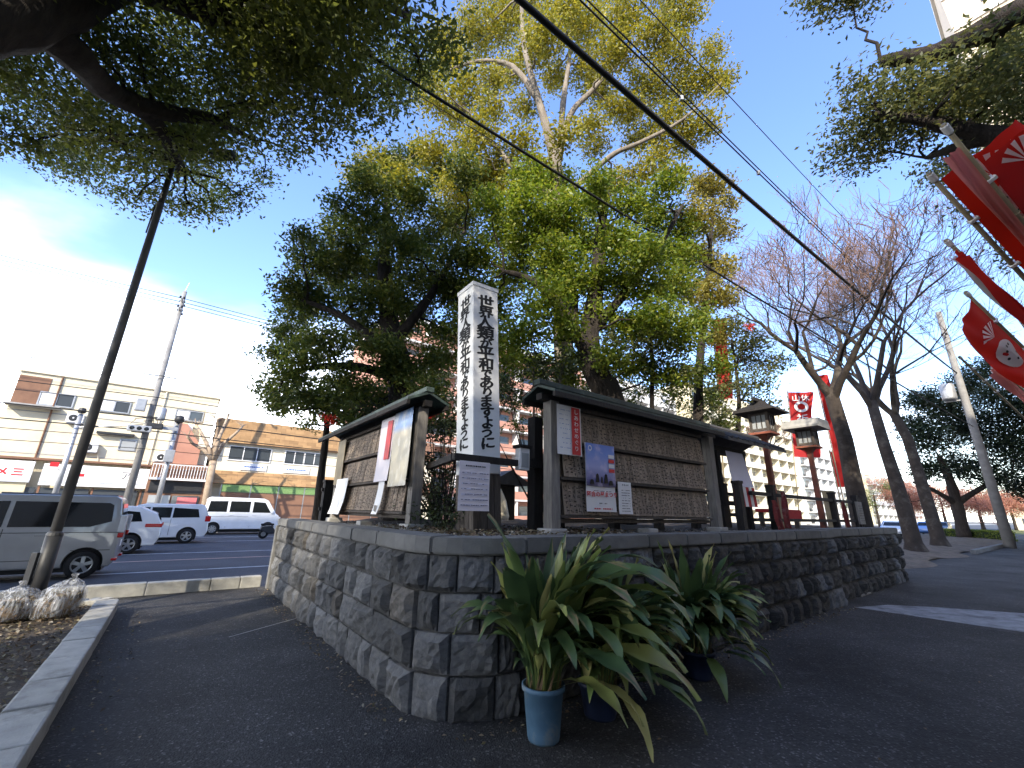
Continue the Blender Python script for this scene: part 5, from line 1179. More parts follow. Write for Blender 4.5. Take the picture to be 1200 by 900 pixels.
# ================================================================== VEHICLES
def cut_arches(o, xs, r, W):
    me = o.data
    for x in xs:
        c = MB().lathe([(r, -W), (r, W)], 28, (x, 0, r * .98), 'y'); c.f.append(tuple(range(28))); c.f.append(tuple(range(28, 56))[::-1])
        cm = c.mesh('cutter', 'trim_black'); co = D.objects.new('cutter', cm); COL.objects.link(co); co.parent = o.parent
        md = o.modifiers.new('b', 'BOOLEAN'); md.object = co; md.operation = 'DIFFERENCE'; md.solver = 'EXACT'
        dg = bpy.context.evaluated_depsgraph_get(); nm = D.meshes.new_from_object(o.evaluated_get(dg)); o.modifiers.clear(); o.data = nm; D.objects.remove(co)
    o.data.name = 'body'
def car(name, label, cat, loc, rot, paint, W, lower, upper, tum, wheels, wr, side_win, rear_win, front_win, lamps, roof=None, group='vehicles on the boulevard', spokes=5, seams=(), handles=(), detail=True):
    """lower: outline (x, z) rear belt -> bottom -> front -> front belt; upper: front belt -> roof -> rear belt"""
    t = thing(name, label, cat, loc, rot, group); belt = max(lower[0][1], lower[-1][1])
    def w(z): return W/2 - max(0, z - belt) * tum
    mb = MB(); chain = lower + upper[1:-1]; n = len(chain)
    for s in (-1, 1):
        for x, z in chain: mb.v.append((x, s * w(z), z))
    for k in range(n):
        j = (k + 1) % n; mb.f.append((k, j, n + j, n + k))
    nl = len(lower)
    for s in (0, 1):
        lo = [s*n + k for k in range(nl)]; up = [s*n + nl - 1] + [s*n + k for k in range(nl, n)] + [s*n]
        mb.f.append(tuple(lo)); mb.f.append(tuple(up))
    me = mb.mesh('body', paint); bm = bmesh.new(); bm.from_mesh(me)
    es = [e for e in bm.edges if len(e.link_faces) == 2 and e.calc_face_angle(0) > .45]
    bmesh.ops.bevel(bm, geom=es, offset=.055, segments=3, affect='EDGES', clamp_overlap=True, profile=.6); bm.to_mesh(me); bm.free()
    body = link('body', me, t); cut_arches(body, wheels, wr * 1.14, W)
    try:
        for pl in body.data.polygons: pl.use_smooth = True
        body.data.set_sharp_from_angle(angle=R_(28))
    except Exception: pass
    if roof:
        ru = [q for q in upper if q[1] > roof]; x0, x1 = min(q[0] for q in ru) + .1, max(q[0] for q in ru) - .1; zt = max(q[1] for q in ru)
        MB().box(x0, x1, -w(zt) + .06, w(zt) - .06, zt - .02, zt + .012).build('roof_panel', 'paint_dark', t, bevel=.01)
    MB().box(min(wheels) - wr*1.1, max(wheels) + wr*1.1, -W/2 + .2, W/2 - .2, .14, .7).build('underbody', 'trim_black', t)
    for x in wheels:
        for s in (-1, 1):
            y = s * (W/2 - .11); wh = D.objects.new('wheel', None); COL.objects.link(wh); wh.parent = t; wh.location = (x, y, wr); wh.rotation_euler = (0, 0, 0 if s < 0 else math.pi)
            MB().lathe([(wr*.62, -.095), (wr*.90, -.10), (wr*.985, -.075), (wr, 0), (wr*.985, .075), (wr*.9, .10), (wr*.62, .095)], 26).v
            ty = MB().lathe([(wr*.60, -.09), (wr*.90, -.10), (wr*.985, -.075), (wr, 0), (wr*.985, .075), (wr*.9, .10), (wr*.6, .09)], 26, (0, 0, 0), 'y').build('tyre', 'rubber', wh, smooth=True)
            MB().lathe([(0, -.045), (wr*.6, -.045), (wr*.62, -.02)], 26, (0, 0, 0), 'y').build('rim_disc', 'trim_black', wh)
            MB().lathe([(wr*.55, -.075), (wr*.63, -.094), (wr*.64, -.02)], 26, (0, 0, 0), 'y').build('rim', 'alloy', wh, smooth=True)
            sp = MB()
            for k in range(spokes):
                a = 2*math.pi*k/spokes + .3; c_, s_ = math.cos(a), math.sin(a); hw = wr * .10; q0, q1 = wr*.08, wr*.58
                P = [(q0*c_ - hw*s_, -.085, q0*s_ + hw*c_), (q0*c_ + hw*s_, -.085, q0*s_ - hw*c_), (q1*c_ + hw*1.25*s_, -.078, q1*s_ - hw*1.25*c_), (q1*c_ - hw*1.25*s_, -.078, q1*s_ + hw*1.25*c_)]
                i = len(sp.v); sp.v += P + [(a_, -.05, c2) for a_, b_, c2 in P]; sp.f += [(i, i+1, i+2, i+3), (i, i+4, i+5, i+1), (i+1, i+5, i+6, i+2), (i+2, i+6, i+7, i+3), (i+3, i+7, i+4, i)]
            sp.lathe([(0, -.09), (wr*.13, -.09), (wr*.14, -.05)], 12, (0, 0, 0), 'y'); sp.build('spokes', 'alloy', wh)
    for s in (-1, 1):
        for poly in side_win:
            mb = MB(); k = len(poly)
            for off in (.005, -.03): mb.v += [(x, s * (w(z) + off), z) for x, z in poly]
            mb.f = [tuple(range(k))] + [(i, (i+1) % k, k + (i+1) % k, k + i) for i in range(k)]; mb.build('side_window', 'glass_dark', t)
        for x0, z0, x1, z1 in seams:
            dx, dz = x1 - x0, z1 - z0; q = .006 / max(1e-6, math.hypot(dx, dz)); nx, nz = -dz*q, dx*q; o_ = s * .0035
            MB().quad((x0-nx, s*w(z0)+o_, z0-nz), (x1-nx, s*w(z1)+o_, z1-nz), (x1+nx, s*w(z1)+o_, z1+nz), (x0+nx, s*w(z0)+o_, z0+nz)).build('door_seam', 'trim_black', t, fix=False)
        for x, z in handles: MB().box(x-.09, x+.09, s*(w(z)+.012)-.014, s*(w(z)+.012)+.014, z-.018, z+.018).build('door_handle', paint, t, bevel=.006)
    for nm, (p0, p1), mrg in (('rear_window', rear_win, .10), ('windscreen', front_win, .10)):
        (x0, z0), (x1, z1) = p0, p1; dv = Vector((x1-x0, 0, z1-z0)).normalized(); nn = Vector((-dv.z, 0, dv.x)); nn = nn if (nn.x < 0) == (nm == 'rear_window') else -nn
        a = Vector((x0, 0, z0)) + nn*.007; b = Vector((x1, 0, z1)) + nn*.007; ya, yb = w(z0) - mrg, w(z1) - mrg
        MB().quad((a.x, -ya, a.z), (a.x, ya, a.z), (b.x, yb, b.z), (b.x, -yb, b.z)).build(nm, 'glass_dark', t)
    for nm, mt_, x0, x1, z0, z1, yw in lamps:
        for s in (-1, 1):
            y0, y1 = W/2 + .008, W/2 - yw
            MB().box(x0, x1, min(s*y0, s*y1), max(s*y0, s*y1), z0, z1).build(nm, mt_, t, bevel=.02)
    rx = lower[0][0]; fx = max(q[0] for q in lower)
    MB().box(rx - .014, rx + .01, -.17, .17, .62, .78).build('number_plate', 'sign_white', t)
    for s in (-1, 1):
        MB().box(side_win[-1][-1][0] - .12 if False else front_win[0][0] - .28, front_win[0][0] - .13, s*(W/2 + .02) - .07*(s < 0), s*(W/2 + .02) + .07*(s > 0), belt + .03, belt + .19).build('wing_mirror', paint, t, bevel=.02)
    return t
RO2 = ROT + math.pi
# silver-grey tall wagon facing left
car('tall_wagon', 'silver-grey tall boxy wagon with black roof behind the lamp pole', 'car', L(-4.34, 11.56, ROADZ), RO2, 'paint_silver', 1.48,
    [(-1.70, 1.05), (-1.72, .45), (-1.66, .24), (1.62, .24), (1.70, .4), (1.68, .78), (1.55, .98), (1.22, 1.05)], [(1.22, 1.05), (.72, 1.70), (.5, 1.78), (-1.45, 1.80), (-1.58, 1.72), (-1.70, 1.05)], .13, (-1.20, 1.26), .295,
    [[(-1.50, 1.22), (-1.46, 1.58), (-1.38, 1.63), (-.62, 1.63), (-.62, 1.10), (-1.15, 1.10)], [(-.55, 1.10), (-.55, 1.63), (.12, 1.63), (.12, 1.10)], [(.20, 1.10), (.20, 1.63), (.62, 1.62), (.98, 1.12)]],
    ((-1.685, 1.14), (-1.61, 1.62)), ((1.18, 1.10), (.76, 1.66)),
    [('tail_lamp', 'light_white', -1.76, -1.64, .98, 1.36, .10), ('brake_lamp', 'light_red', -1.765, -1.66, .86, .97, .10), ('head_lamp', 'light_white', 1.42, 1.66, .68, .90, .3), ('reflector', 'light_red', -1.76, -1.66, .36, .42, .3)], roof=1.7,
    seams=[(-.60, .35, -.60, 1.06), (.16, .30, .16, 1.06), (1.0, .5, 1.0, 1.06), (-1.6, .60, -.95, .60), (-1.68, .98, -.62, .98), (-.6, .98, .9, .98), (-.55, .42, .85, .42)], handles=[(-.42, .93), (.32, .93)])
car('hatchback', 'white hatchback with red wedge tail lamps in the second lane', 'car', L(-4.0, 17.6, ROADZ), RO2, 'paint_white', 1.72,
    [(-1.98, .98), (-2.02, .55), (-1.90, .26), (1.85, .24), (2.0, .4), (1.95, .66), (1.3, .88), (.95, .95)], [(.95, .95), (.15, 1.47), (-.4, 1.57), (-1.3, 1.54), (-1.80, 1.32), (-1.98, .98)], .24, (-1.22, 1.35), .31,
    [[(-1.45, 1.05), (-1.32, 1.36), (-.62, 1.42), (-.62, 1.03)], [(-.55, 1.03), (-.55, 1.39), (.02, 1.37), (.70, 1.03)]], ((-1.93, 1.06), (-1.82, 1.30)), ((.90, .99), (.20, 1.38)),
    [('tail_lamp', 'light_red', -2.02, -1.55, .86, .98, .25), ('head_lamp', 'light_white', 1.55, 1.92, .58, .70, .3)], seams=[(-.58, .35, -.58, 1.0), (.45, .35, .45, .98)], handles=[(-.45, .86), (.6, .86)])
car('compact_wagon', 'white compact wagon with pink window sticker in the middle lane', 'car', L(-2.32, 22.1, ROADZ), RO2, 'paint_pearl', 1.66,
    [(-1.88, 1.02), (-1.92, .5), (-1.82, .26), (1.78, .24), (1.9, .4), (1.88, .8), (1.6, .98), (1.3, 1.03)], [(1.3, 1.03), (.7, 1.58), (.45, 1.65), (-1.5, 1.67), (-1.66, 1.60), (-1.88, 1.02)], .16, (-1.18, 1.3), .31,
    [[(-1.52, 1.10), (-1.42, 1.45), (-.55, 1.50), (-.55, 1.08)], [(-.48, 1.08), (-.48, 1.51), (.2, 1.51), (.2, 1.08)], [(.27, 1.08), (.27, 1.51), (.62, 1.50), (1.02, 1.10)]], ((-1.86, 1.10), (-1.70, 1.52)), ((1.26, 1.08), (.76, 1.54)),
    [('tail_lamp', 'light_red', -1.95, -1.74, .92, 1.16, .16), ('head_lamp', 'light_white', 1.58, 1.88, .68, .86, .3)], seams=[(-.52, .35, -.52, 1.04), (.24, .3, .24, 1.04)], handles=[(-.38, .92), (.4, .92)])
car('cargo_van', 'white cargo van facing right in the far lane before brown building', 'van', L(1.55, 28.75, ROADZ), ROT, 'paint_white', 1.70,
    [(-2.0, 1.20), (-2.02, .5), (-1.95, .30), (2.0, .30), (2.06, .45), (2.03, .85), (1.95, 1.1), (1.78, 1.20)], [(1.78, 1.20), (1.28, 1.98), (1.0, 2.10), (-1.75, 2.12), (-1.9, 2.02), (-2.0, 1.20)], .12, (-1.40, 1.42), .32,
    [[(-1.80, 1.28), (-1.74, 1.88), (-.86, 1.90), (-.86, 1.28)], [(-.72, 1.28), (-.72, 1.90), (.32, 1.90), (.32, 1.28)], [(.48, 1.26), (.48, 1.90), (1.10, 1.86), (1.48, 1.26)]], ((-1.99, 1.30), (-1.91, 1.92)), ((1.74, 1.26), (1.32, 1.92)),
    [('tail_lamp', 'light_red', -2.05, -1.95, .8, 1.15, .1), ('head_lamp', 'light_white', 1.85, 2.06, .80, 1.02, .3)], seams=[(-.79, .4, -.79, 1.95), (.40, .4, .40, 1.95), (-1.9, 1.02, .3, 1.02)], handles=[(-.6, 1.1), (.6, 1.1)], spokes=8)
for k, (a, b, pt, lb) in enumerate(((66, 11.0, 'paint_blue', 'small blue car seen between the zelkova trunk and wall end'), (72, 8.9, 'paint_blue', 'small blue car seen between the two zelkova trunks'), (60, 9.2 - 2.0 + 2.4, 'paint_pearl', 'small pale car behind the second zelkova trunk'), (84, 9.4, 'paint_dark', 'small dark car beyond the low hedge'))):
    car('parked_car', lb, 'car', L(a, b, ROADZ), RO2, pt, 1.66,
        [(-1.88, .98), (-1.92, .5), (-1.82, .26), (1.78, .24), (1.9, .4), (1.88, .7), (1.2, .92), (.95, .98)], [(.95, .98), (.35, 1.42), (0, 1.5), (-1.4, 1.48), (-1.66, 1.36), (-1.88, .98)], .2, (-1.18, 1.3), .30,
        [[(-1.5, 1.04), (-1.38, 1.34), (-.55, 1.38), (-.55, 1.04)], [(-.48, 1.04), (-.48, 1.38), (.18, 1.37), (.68, 1.04)]], ((-1.84, 1.06), (-1.68, 1.32)), ((.92, 1.02), (.42, 1.38)),
        [('tail_lamp', 'light_red', -1.95, -1.74, .8, .96, .2), ('head_lamp', 'light_white', 1.55, 1.85, .6, .74, .3)])
# scooter by the end of the wall
sc = thing('motor_scooter', 'dark motor scooter waiting in the far lanes beyond the end of stone wall', 'scooter', at_z(321, 631, ROADZ), ROT)
for x in (-.55, .6):
    wh = MB().lathe([(.12, -.04), (.21, -.045), (.235, 0), (.21, .045), (.12, .04)], 18, (x, 0, .235), 'y').build('wheel', 'rubber', sc, smooth=True)
    MB().lathe([(0, -.03), (.12, -.03), (.12, .03), (0, .03)], 14, (x, 0, .235), 'y').build('rim', 'alloy', sc)
MB().prism([(-.75, .45), (-.70, .62), (-.2, .66), (0, .36), (.3, .34), (.45, .85), (.55, .9), (.62, .5), (.5, .28), (-.35, .26)], -.14, .14, 'y').build('body', 'paint_dark', sc, bevel=.03)
MB().box(-.72, -.12, -.12, .12, .668, .76).build('seat', 'rubber', sc, bevel=.03)
MB().tube([(.50, -.3, 1.0), (.52, 0, .96), (.50, .3, 1.0)], .018, 6).build('handlebar', 'dark_steel', sc)
MB().tube([(.6, 0, .235), (.52, 0, .95)], .03, 6).build('fork', 'alloy', sc)
MB().box(.585, .64, -.09, .09, .78, .92).build('head_lamp', 'light_white', sc, bevel=.02)

# ================================================================== POLES
lp = thing('lamp_pole', 'dark grey steel lamp pole leaning over the bagged leaves in planting bed', 'lamp pole', Vector(at_b(60, 640, 5.72)).xy.to_3d())
def lz(u, v): return at_b(u, v, 5.72).z
MB().tube([(0, 0, .08), (0, 0, 1.06)], .088, 16).build('lower_sleeve', 'dark_steel', lp, smooth=True)
MB().lathe([(.092, 1.06), (.082, 1.10), (.06, 1.12)], 16).build('collar', 'dark_steel', lp)
MB().tube([(0, 0, 1.08), (0, 0, 4), (0, 0, 6.6)], [.062, .057, .05], 16).build('shaft', 'lamp_steel', lp, smooth=True)
MB().box(-.10, -.02, -.13, -.092, .45, .85).build('access_door', 'dark_steel', lp)
MB().lathe([(.10, .08), (.20, .085), (.20, .11), (.10, .115)], 16).build('base_plate', 'dark_steel', lp)
MB().tube([(0, 0, 6.6), (.0, .0, 7.7), (.12, .1, 7.95), (.4, .3, 8.05)], [.045, .042, .04, .035], 10).build('bracket_arm', 'dark_steel', lp)
MB().box(.35, .8, .22, .44, 7.98, 8.08).build('lamp_head', 'dark_steel', lp, bevel=.03)
MB().tube([(.0, -.09, 6.5), (.12, -.2, 6.2), (.03, -.12, 5.9)], .012, 5).build('loose_cable', 'black_cable', lp)

def utility_pole(label, loc, h, r0, r1, arms, rot=0):
    t = thing('utility_pole', label, 'utility pole', loc, rot, 'concrete utility poles'); MB().tube([(0, 0, -.1), (0, 0, h)], [r0, r1], 14).build('shaft', 'pole_concrete', t, smooth=True)
    for z, w, y in arms:
        a = MB().box(-.045, .045, -w/2, w/2, z, z + .09).build('cross_arm', 'steel', t)
        for k in (-.42, 0, .42):
            for sx in (-1, 1): MB().lathe([(.0, 0), (.06, .01), (.075, .05), (.05, .07), (.07, .11), (.03, .18), (0, .19)], 8, (sx * .10, k * w, z + .02)).build('insulator', 'dark_steel', a)
    for k in range(8):
        z = 3 + k * .9
        if z < h - 1: MB().tube([(-.28 if k % 2 else 0, 0, z), (0 if k % 2 else .28, 0, z)], .012, 5).build('step_bolt', 'steel', t)
    return t
up = utility_pole('concrete utility pole with crossarms before the cream building', L(-4.1, 30.9, .02), 15.4, .21, .12, [(14.55, 1.7, 0), (13.9, 1.7, 0)], ROT)
for z, w in ((11.2, 1.0), (10.1, .5), (9.3, .9)): MB().tube([(-w, 0, z), (w, 0, z)], .025, 6).build('bracket', 'steel', up)
MB().tube([(0, 0, 15.4), (.1, 0, 16.1)], [.04, .02], 6).build('top_rod', 'steel', up)
for (x, z, w, h_) in ((-.55, 6.9, .5, .75), (.35, 5.9, .8, .35), (-.35, 5.6, .6, .3)): MB().box(x - w/2, x + w/2, -.55, -.2, z, z + h_).build('equipment_box', 'steel' if z > 6 else 'dark_steel', up, bevel=.04)
MB().lathe([(0, 0), (.22, 0), (.24, .1), (.24, .7), (.18, .78), (0, .8)], 14, (.5, -.2, 6.5)).build('transformer', 'steel', up, smooth=True)
lpz = MB(); 
for k in range(7): lpz.tube([(-.2 + .1*k, -.3, 6.1 + .12*k), (rnd.uniform(-.9, .9), -.4, 5.7 + rnd.random()), (rnd.uniform(-.7, .7), -.3, 6.3 + rnd.random()*.4)], .022, 5)
lpz.build('cable_tangle', 'black_cable', up)
sp = thing('signal_pole', 'pale steel signal pole with small red and white sign by shops', 'signal pole', L(-7.12, 30.9, .02), ROT)
MB().tube([(0, 0, -.02), (0, 0, 6.4)], [.14, .11], 12).build('shaft', 'steel', sp, smooth=True)
MB().lathe([(0, 0), (.16, .02), (.20, .14), (.14, .3), (0, .34)], 12, (0, 0, 6.42)).build('cap_lamp', 'dark_steel', sp)
MB().tube([(0, 0, 5.6), (2.0, -.6, 5.9), (3.0, -.9, 5.9)], .05, 8).build('mast_arm', 'steel', sp)
sgb = MB().box(2.2, 3.3, -1.05, -.75, 5.6, 5.95).build('signal_head', 'steel', sp, bevel=.03)
for k, mt_ in enumerate(('glass_dark',) * 3): MB().lathe([(0, -.02), (.11, -.01), (.12, .0)], 14, (2.42 + k*.33, -1.052, 5.77), 'y').build('signal_lens', mt_, sgb)
for z, mt_ in ((3.35, 'sign_red'), (2.98, 'sign_white')): MB().box(-.55, -.2, -.08, -.05, z, z + .26).build('plate', mt_, sp)
MB().tube([(-.5, -.04, 3.2), (0, 0, 3.2)], .03, 6).build('bracket', 'steel', sp)
s2 = thing('signal_pole', 'steel pole with round lamp and grey control box near the utility pole', 'signal pole', L(-2.7, 31.0, .02), ROT)
MB().tube([(0, 0, -.02), (0, 0, 6.5)], [.15, .12], 12).build('shaft', 'steel', s2, smooth=True); MB().lathe([(0, 0), (.2, .02), (.26, .2), (.2, .42), (0, .48)], 12, (.05, -.1, 6.5)).build('round_lamp', 'dark_steel', s2, smooth=True)
MB().box(-.25, .25, -.42, -.16, 4.0, 4.75).build('control_box', 'steel', s2, bevel=.03); MB().box(-.9, .1, -.3, -.2, 5.95, 6.15).build('bracket', 'steel', s2)
bR = at_z(1184, 641, .08); RP = utility_pole('leaning-looking concrete utility pole with transformer beyond the red flags', bR, 15.6, .27, .16, [(13.6, 1.5, 0)], ROT + math.pi/2)
zt = at_y(1139, 462, bR.y).z
MB().lathe([(0, 0), (.36, 0), (.38, .1), (.38, 1.0), (.3, 1.1), (0, 1.12)], 16, (.65, .3, zt - .4)).build('transformer', 'steel', RP, smooth=True); MB().box(0, 1.0, -.05, .05, zt - .5, zt - .41).build('bracket', 'steel', RP)
def cable(label, pts, r, group='overhead cables', spacers=0):
    o = MB(); P = []
    for (a, b) in zip(pts[:-1], pts[1:]):
        a, b = Vector(a), Vector(b); n = 14; sag = (b - a).length * .006
        for k in range(n + (b == Vector(pts[-1]))): s = k / n; P.append(a.lerp(b, s) - Vector((0, 0, sag * 4 * s * (1 - s))))
    c = P[0]; o.tube([p - c for p in P], r, 6); o = o.build('overhead_cable', 'black_cable', smooth=True); o.location = c; tag(o, label, 'cable', group)
    for k in range(spacers):
        q = P[int(len(P) * (k + .5) / spacers)] - c; MB().box(q.x - .03, q.x + .03, q.y - .03, q.y + .03, q.z - .05, q.z + .05).build('spacer', 'steel', o)
    return o
def rp(z): return Vector((bR.x, bR.y, z))
def thru(u, v, z, zend, back):
    """a straight cable from the right-hand pole through the point seen at (u, v), carried on past it"""
    q = at_z(u, v, z); e = rp(zend); return [q + (q - e) * back, e]
zA = at_y(1112, 437, bR.y).z
cable('thick black overhead cable crossing above the tall camphor crown', thru(625, 0, 7.6, zA, .30), .042)
cable('black overhead cable passing in front of the bright green tree', thru(352, 0, 8.0, at_y(1145, 500, bR.y).z, .25), .026)
cable('thin twin overhead cable with spacers above the thick one', thru(690, 0, 9.2, at_y(1108, 415, bR.y).z, .3), .014, spacers=16)
cable('second strand of the spacered twin overhead cable', thru(694, -4, 9.35, at_y(1108, 413, bR.y).z, .3), .012)
cable('very thin overhead wire crossing the open blue sky', thru(775, 20, 11.0, at_y(1100, 372, bR.y).z, .3), .010)
cable('very thin overhead wire passing behind the camphor trunk', thru(470, 90, 10.5, at_y(1120, 500, bR.y).z, .3), .010)
PW = utility_pole('concrete utility pole behind the planting bed carrying path cables', Vector((-11.0, -4.6, 0)), 11.5, .2, .13, [(10.4, 1.5, 0)], ROT)
for k, (z, db) in enumerate(((14.62, -.7), (14.62, 0), (14.62, .7))):
    cable(('road-side', 'middle', 'building-side')[k] + ' strand of the three power lines on top crossarm', [L(-75, 30.9 + db, z + .2), L(-4.1, 30.9 + db, z), L(62, 30.9 + db, z + .4)], .022, 'power lines over the far pavement')
for z, r in ((9.3, .02), (7.9, .025), (7.4, .018), (6.6, .035), (5.8, .03), (5.3, .018), (4.7, .018)):
    cable({9.3: 'highest', 7.9: 'second highest', 7.4: 'third highest', 6.6: 'thick middle', 5.8: 'third lowest', 5.3: 'second lowest', 4.7: 'lowest'}[z] + ' telephone cable strung before the cream building', [L(-75, 30.6, z + .3), L(-4.1, 30.6, z), L(55, 30.6, z + .2)], r, 'telephone cables over the far pavement')
for z, nm in ((13.7, 'highest'), (12.0, 'middle'), (10.2, 'lowest')): cable(nm + ' thin power line running away beyond the right-hand pole', [rp(z), L(120, 3, z)], .02, 'power lines beyond the right-hand pole')

# ================================================================== BUILDINGS
def window(parent, x0, x1, z0, z1, y, div=2, mat='glass_window', frame='steel', blind=False):
    f = MB(); t_ = .07
    f.box(x0 - t_, x1 + t_, y - .07, y - .004, z0 - t_, z0).box(x0 - t_, x1 + t_, y - .07, y - .004, z1, z1 + t_).box(x0 - t_, x0, y - .07, y - .004, z0, z1).box(x1, x1 + t_, y - .07, y - .004, z0, z1)
    for k in range(1, div):
        x = x0 + (x1 - x0) * k / div; f.box(x - .03, x + .03, y - .062, y - .004, z0, z1)
    o = f.build('window', frame, parent, fix=False); MB().box(x0, x1, y - .03, y - .005, z0, z1).build('pane', mat, o)
    if blind: MB().box(x0 + .02, (x0 + x1)/2 - .04, y - .045, y - .031, z0 + .02, z1 - .02).build('blind', 'sign_white', o)
    return o
cb = thing('cream_building', 'three-storey cream building with roof railing above white shop signs', 'building', L(0, 36, 0), ROT)
MB().box(-11.2, -.7, 0, 11, 0, 9.45).build('wall', 'cream_wall', cb); MB().box(-11.3, -.6, -.12, 11.1, 9.452, 9.62).build('parapet', 'cream_light', cb)
MB().box(-26, -11.22, .6, 11, 0, 7.3).build('wing', 'cream_wall', cb); MB().box(-11.18, -9.75, -.03, -.004, 7.35, 9.2).build('brown_panel', 'brown_wall', cb); MB().box(-11.3, -8.9, -.6, -.02, 7.2, 7.34).build('canopy', 'concrete', cb)
rl = MB()
for k in range(9): x = -11.0 + k * 1.27; rl.box(x - .025, x + .025, 0, .05, 9.62, 10.35)
rl.box(-11.05, -.8, 0, .05, 10.35, 10.41).box(-11.05, -.8, .008, .042, 9.97, 10.01); rl.build('roof_railing', 'steel', cb)
for x0, x1, z0, z1 in ((-10.0, -8.5, 7.5, 8.25), (-7.2, -5.7, 7.55, 8.25), (-3.05, -1.5, 7.55, 8.2)): window(cb, x0, x1, z0, z1, 0, 2, 'glass_window', 'steel', True)
window(cb, -5.6, -4.85, 5.05, 5.7, 0, 1, 'glass_pale'); window(cb, -1.9, -1.3, 4.6, 5.3, 0, 2)
window(cb, -15.5, -13.8, 4.6, 5.6, .6, 2); window(cb, -19.5, -17.8, 4.6, 5.6, .6, 2)
for x in (-9.3, -3.9): MB().tube([(x, -.06, 3.9), (x, -.06, 9.4)], .05, 6).build('downpipe', 'brown_wall' if x < -5 else 'cream_light', cb)
MB().box(-6.9, -5.0, -.35, -.01, 5.95, 6.1).build('ledge', 'dark_steel', cb)
for x, z in ((-8.1, 6.5), (-2.3, 6.6), (-7.0, 4.7), (-3.2, 4.4)):
    ac = MB().box(x - .4, x + .4, -.36, -.04, z, z + .58).build('air_conditioner', 'sign_white', cb, bevel=.02); MB().lathe([(.22, 0), (.05, -.004)], 16, (x - .08, -.365, z + .29), 'y').build('fan_grille', 'dark_steel', ac, fix=False); MB().box(x - .35, x + .35, -.3, -.02, z - .06, z - .004).build('bracket', 'steel', ac)
    MB().tube([(x + .42, -.06, z + .1), (x + .55, -.05, z - .5), (x + .55, -.05, 4.2)], .03, 5).build('refrigerant_pipe', 'cream_light', cb)
MB().box(-1.35, -.75, -.75, -.16, 5.6, 8.9).build('projecting_sign', 'cream_light', cb, bevel=.02)
for z in (6.95, 4.35): MB().box(-11.19, -.71, -.018, -.003, z, z + .06).build('wall_joint', 'concrete', cb)
MB().box(-26, -1.6, -.5, -.01, 3.98, 4.12).build('shop_ledge', 'brown_wall', cb)
ss = thing('shop_sign', 'long white shop signboard with dark dashes and red characters', 'sign', L(-14.5, 35.35, 2.62), ROT)
MB().box(-5.5, 5.4, 0, .12, 0, 1.25).build('panel', 'sign_white', ss); text_part('メ 三', .5, 'sign_red', ss, face_mtx((4.5, -.006, .55), (1, 0, 0), (0, 0, 1)), offset=.02); lines(ss, 'faint_ink', 2.0, 3.4, .45, .75, 1, -.006, .3, .9)
MB().box(-5.4, 5.3, .14, .3, -.75, -.02).build('awning', 'ochre_wall', ss)
s3 = thing('shop_sign', 'white shop signboard with small red block beside utility pole', 'sign', L(-5.4, 35.35, 2.5), ROT)
MB().box(-3.3, 2.9, 0, .12, 0, 1.3).build('panel', 'sign_white', s3); MB().box(-2.1, -1.4, -.012, -.002, .60, .78).build('red_block', 'sign_red', s3, bevel=.004); text_part('ア', .6, 'ink', s3, face_mtx((.6, -.006, .75), (1.2, 0, 0), (0, 0, 1))); text_part('〈', .5, 'ink', s3, face_mtx((-2.6, -.006, .7), (1, 0, 0), (0, 0, 1)))
sf = thing('shopfront', 'dim shopfronts with glass doors below the white signs', 'shop', L(-9, 35.6, 0), ROT)
for k in range(9):
    x = -14 + k * 2.4; MB().box(x, x + 2.2, .02, .08, .1, 2.35).build('glass_door', 'glass_window', sf); MB().box(x - .1, x, 0, .12, 0, 2.45).build('mullion', 'brown_wall', sf)
# narrow dark shop between the two buildings with an orange stair wall
nb = thing('narrow_shop', 'narrow dark shop with balcony railing and orange stair wall between buildings', 'building', L(-1.9, 34.6, 0), ROT)
MB().box(-1.7, 1.5, 0, 1.38, 0, 4.25).build('wall', 'brown_wall', nb)
MB().prism([(-.9, 4.3), (-.9, 7.2), (-.35, 7.2), (.75, 5.6), (.75, 4.3)], .9, 1.35, 'y').build('stair_wall', 'brick_wall', nb); MB().prism([(-1.15, 4.3), (-1.15, 7.4), (-.92, 7.4), (-.92, 4.3)], .7, 1.36, 'y').build('stair_side', 'grey_wall', nb)
bl = MB()
for k in range(19): x = -1.6 + k * .165; bl.box(x - .02, x + .02, -.32, -.28, 3.25, 4.1)
bl.box(-1.65, 1.45, -.33, -.27, 4.1, 4.16).box(-1.65, 1.45, -.4, -.002, 3.1, 3.24); bl.build('balcony_railing', 'sign_white', nb)
MB().box(-1.55, 1.35, -.05, -.004, 2.25, 3.05).build('shop_fascia', 'dark_steel', nb); MB().box(-1.45, -.3, -.07, -.051, 1.2, 2.1).build('shop_window', 'glass_pale', nb); MB().box(-.2, 1.3, -.07, -.051, .2, 2.1).build('shop_door', 'glass_window', nb)
MB().box(.1, 1.2, -.12, -.08, 1.55, 2.0).build('pink_banner', 'pink_cloth', nb)
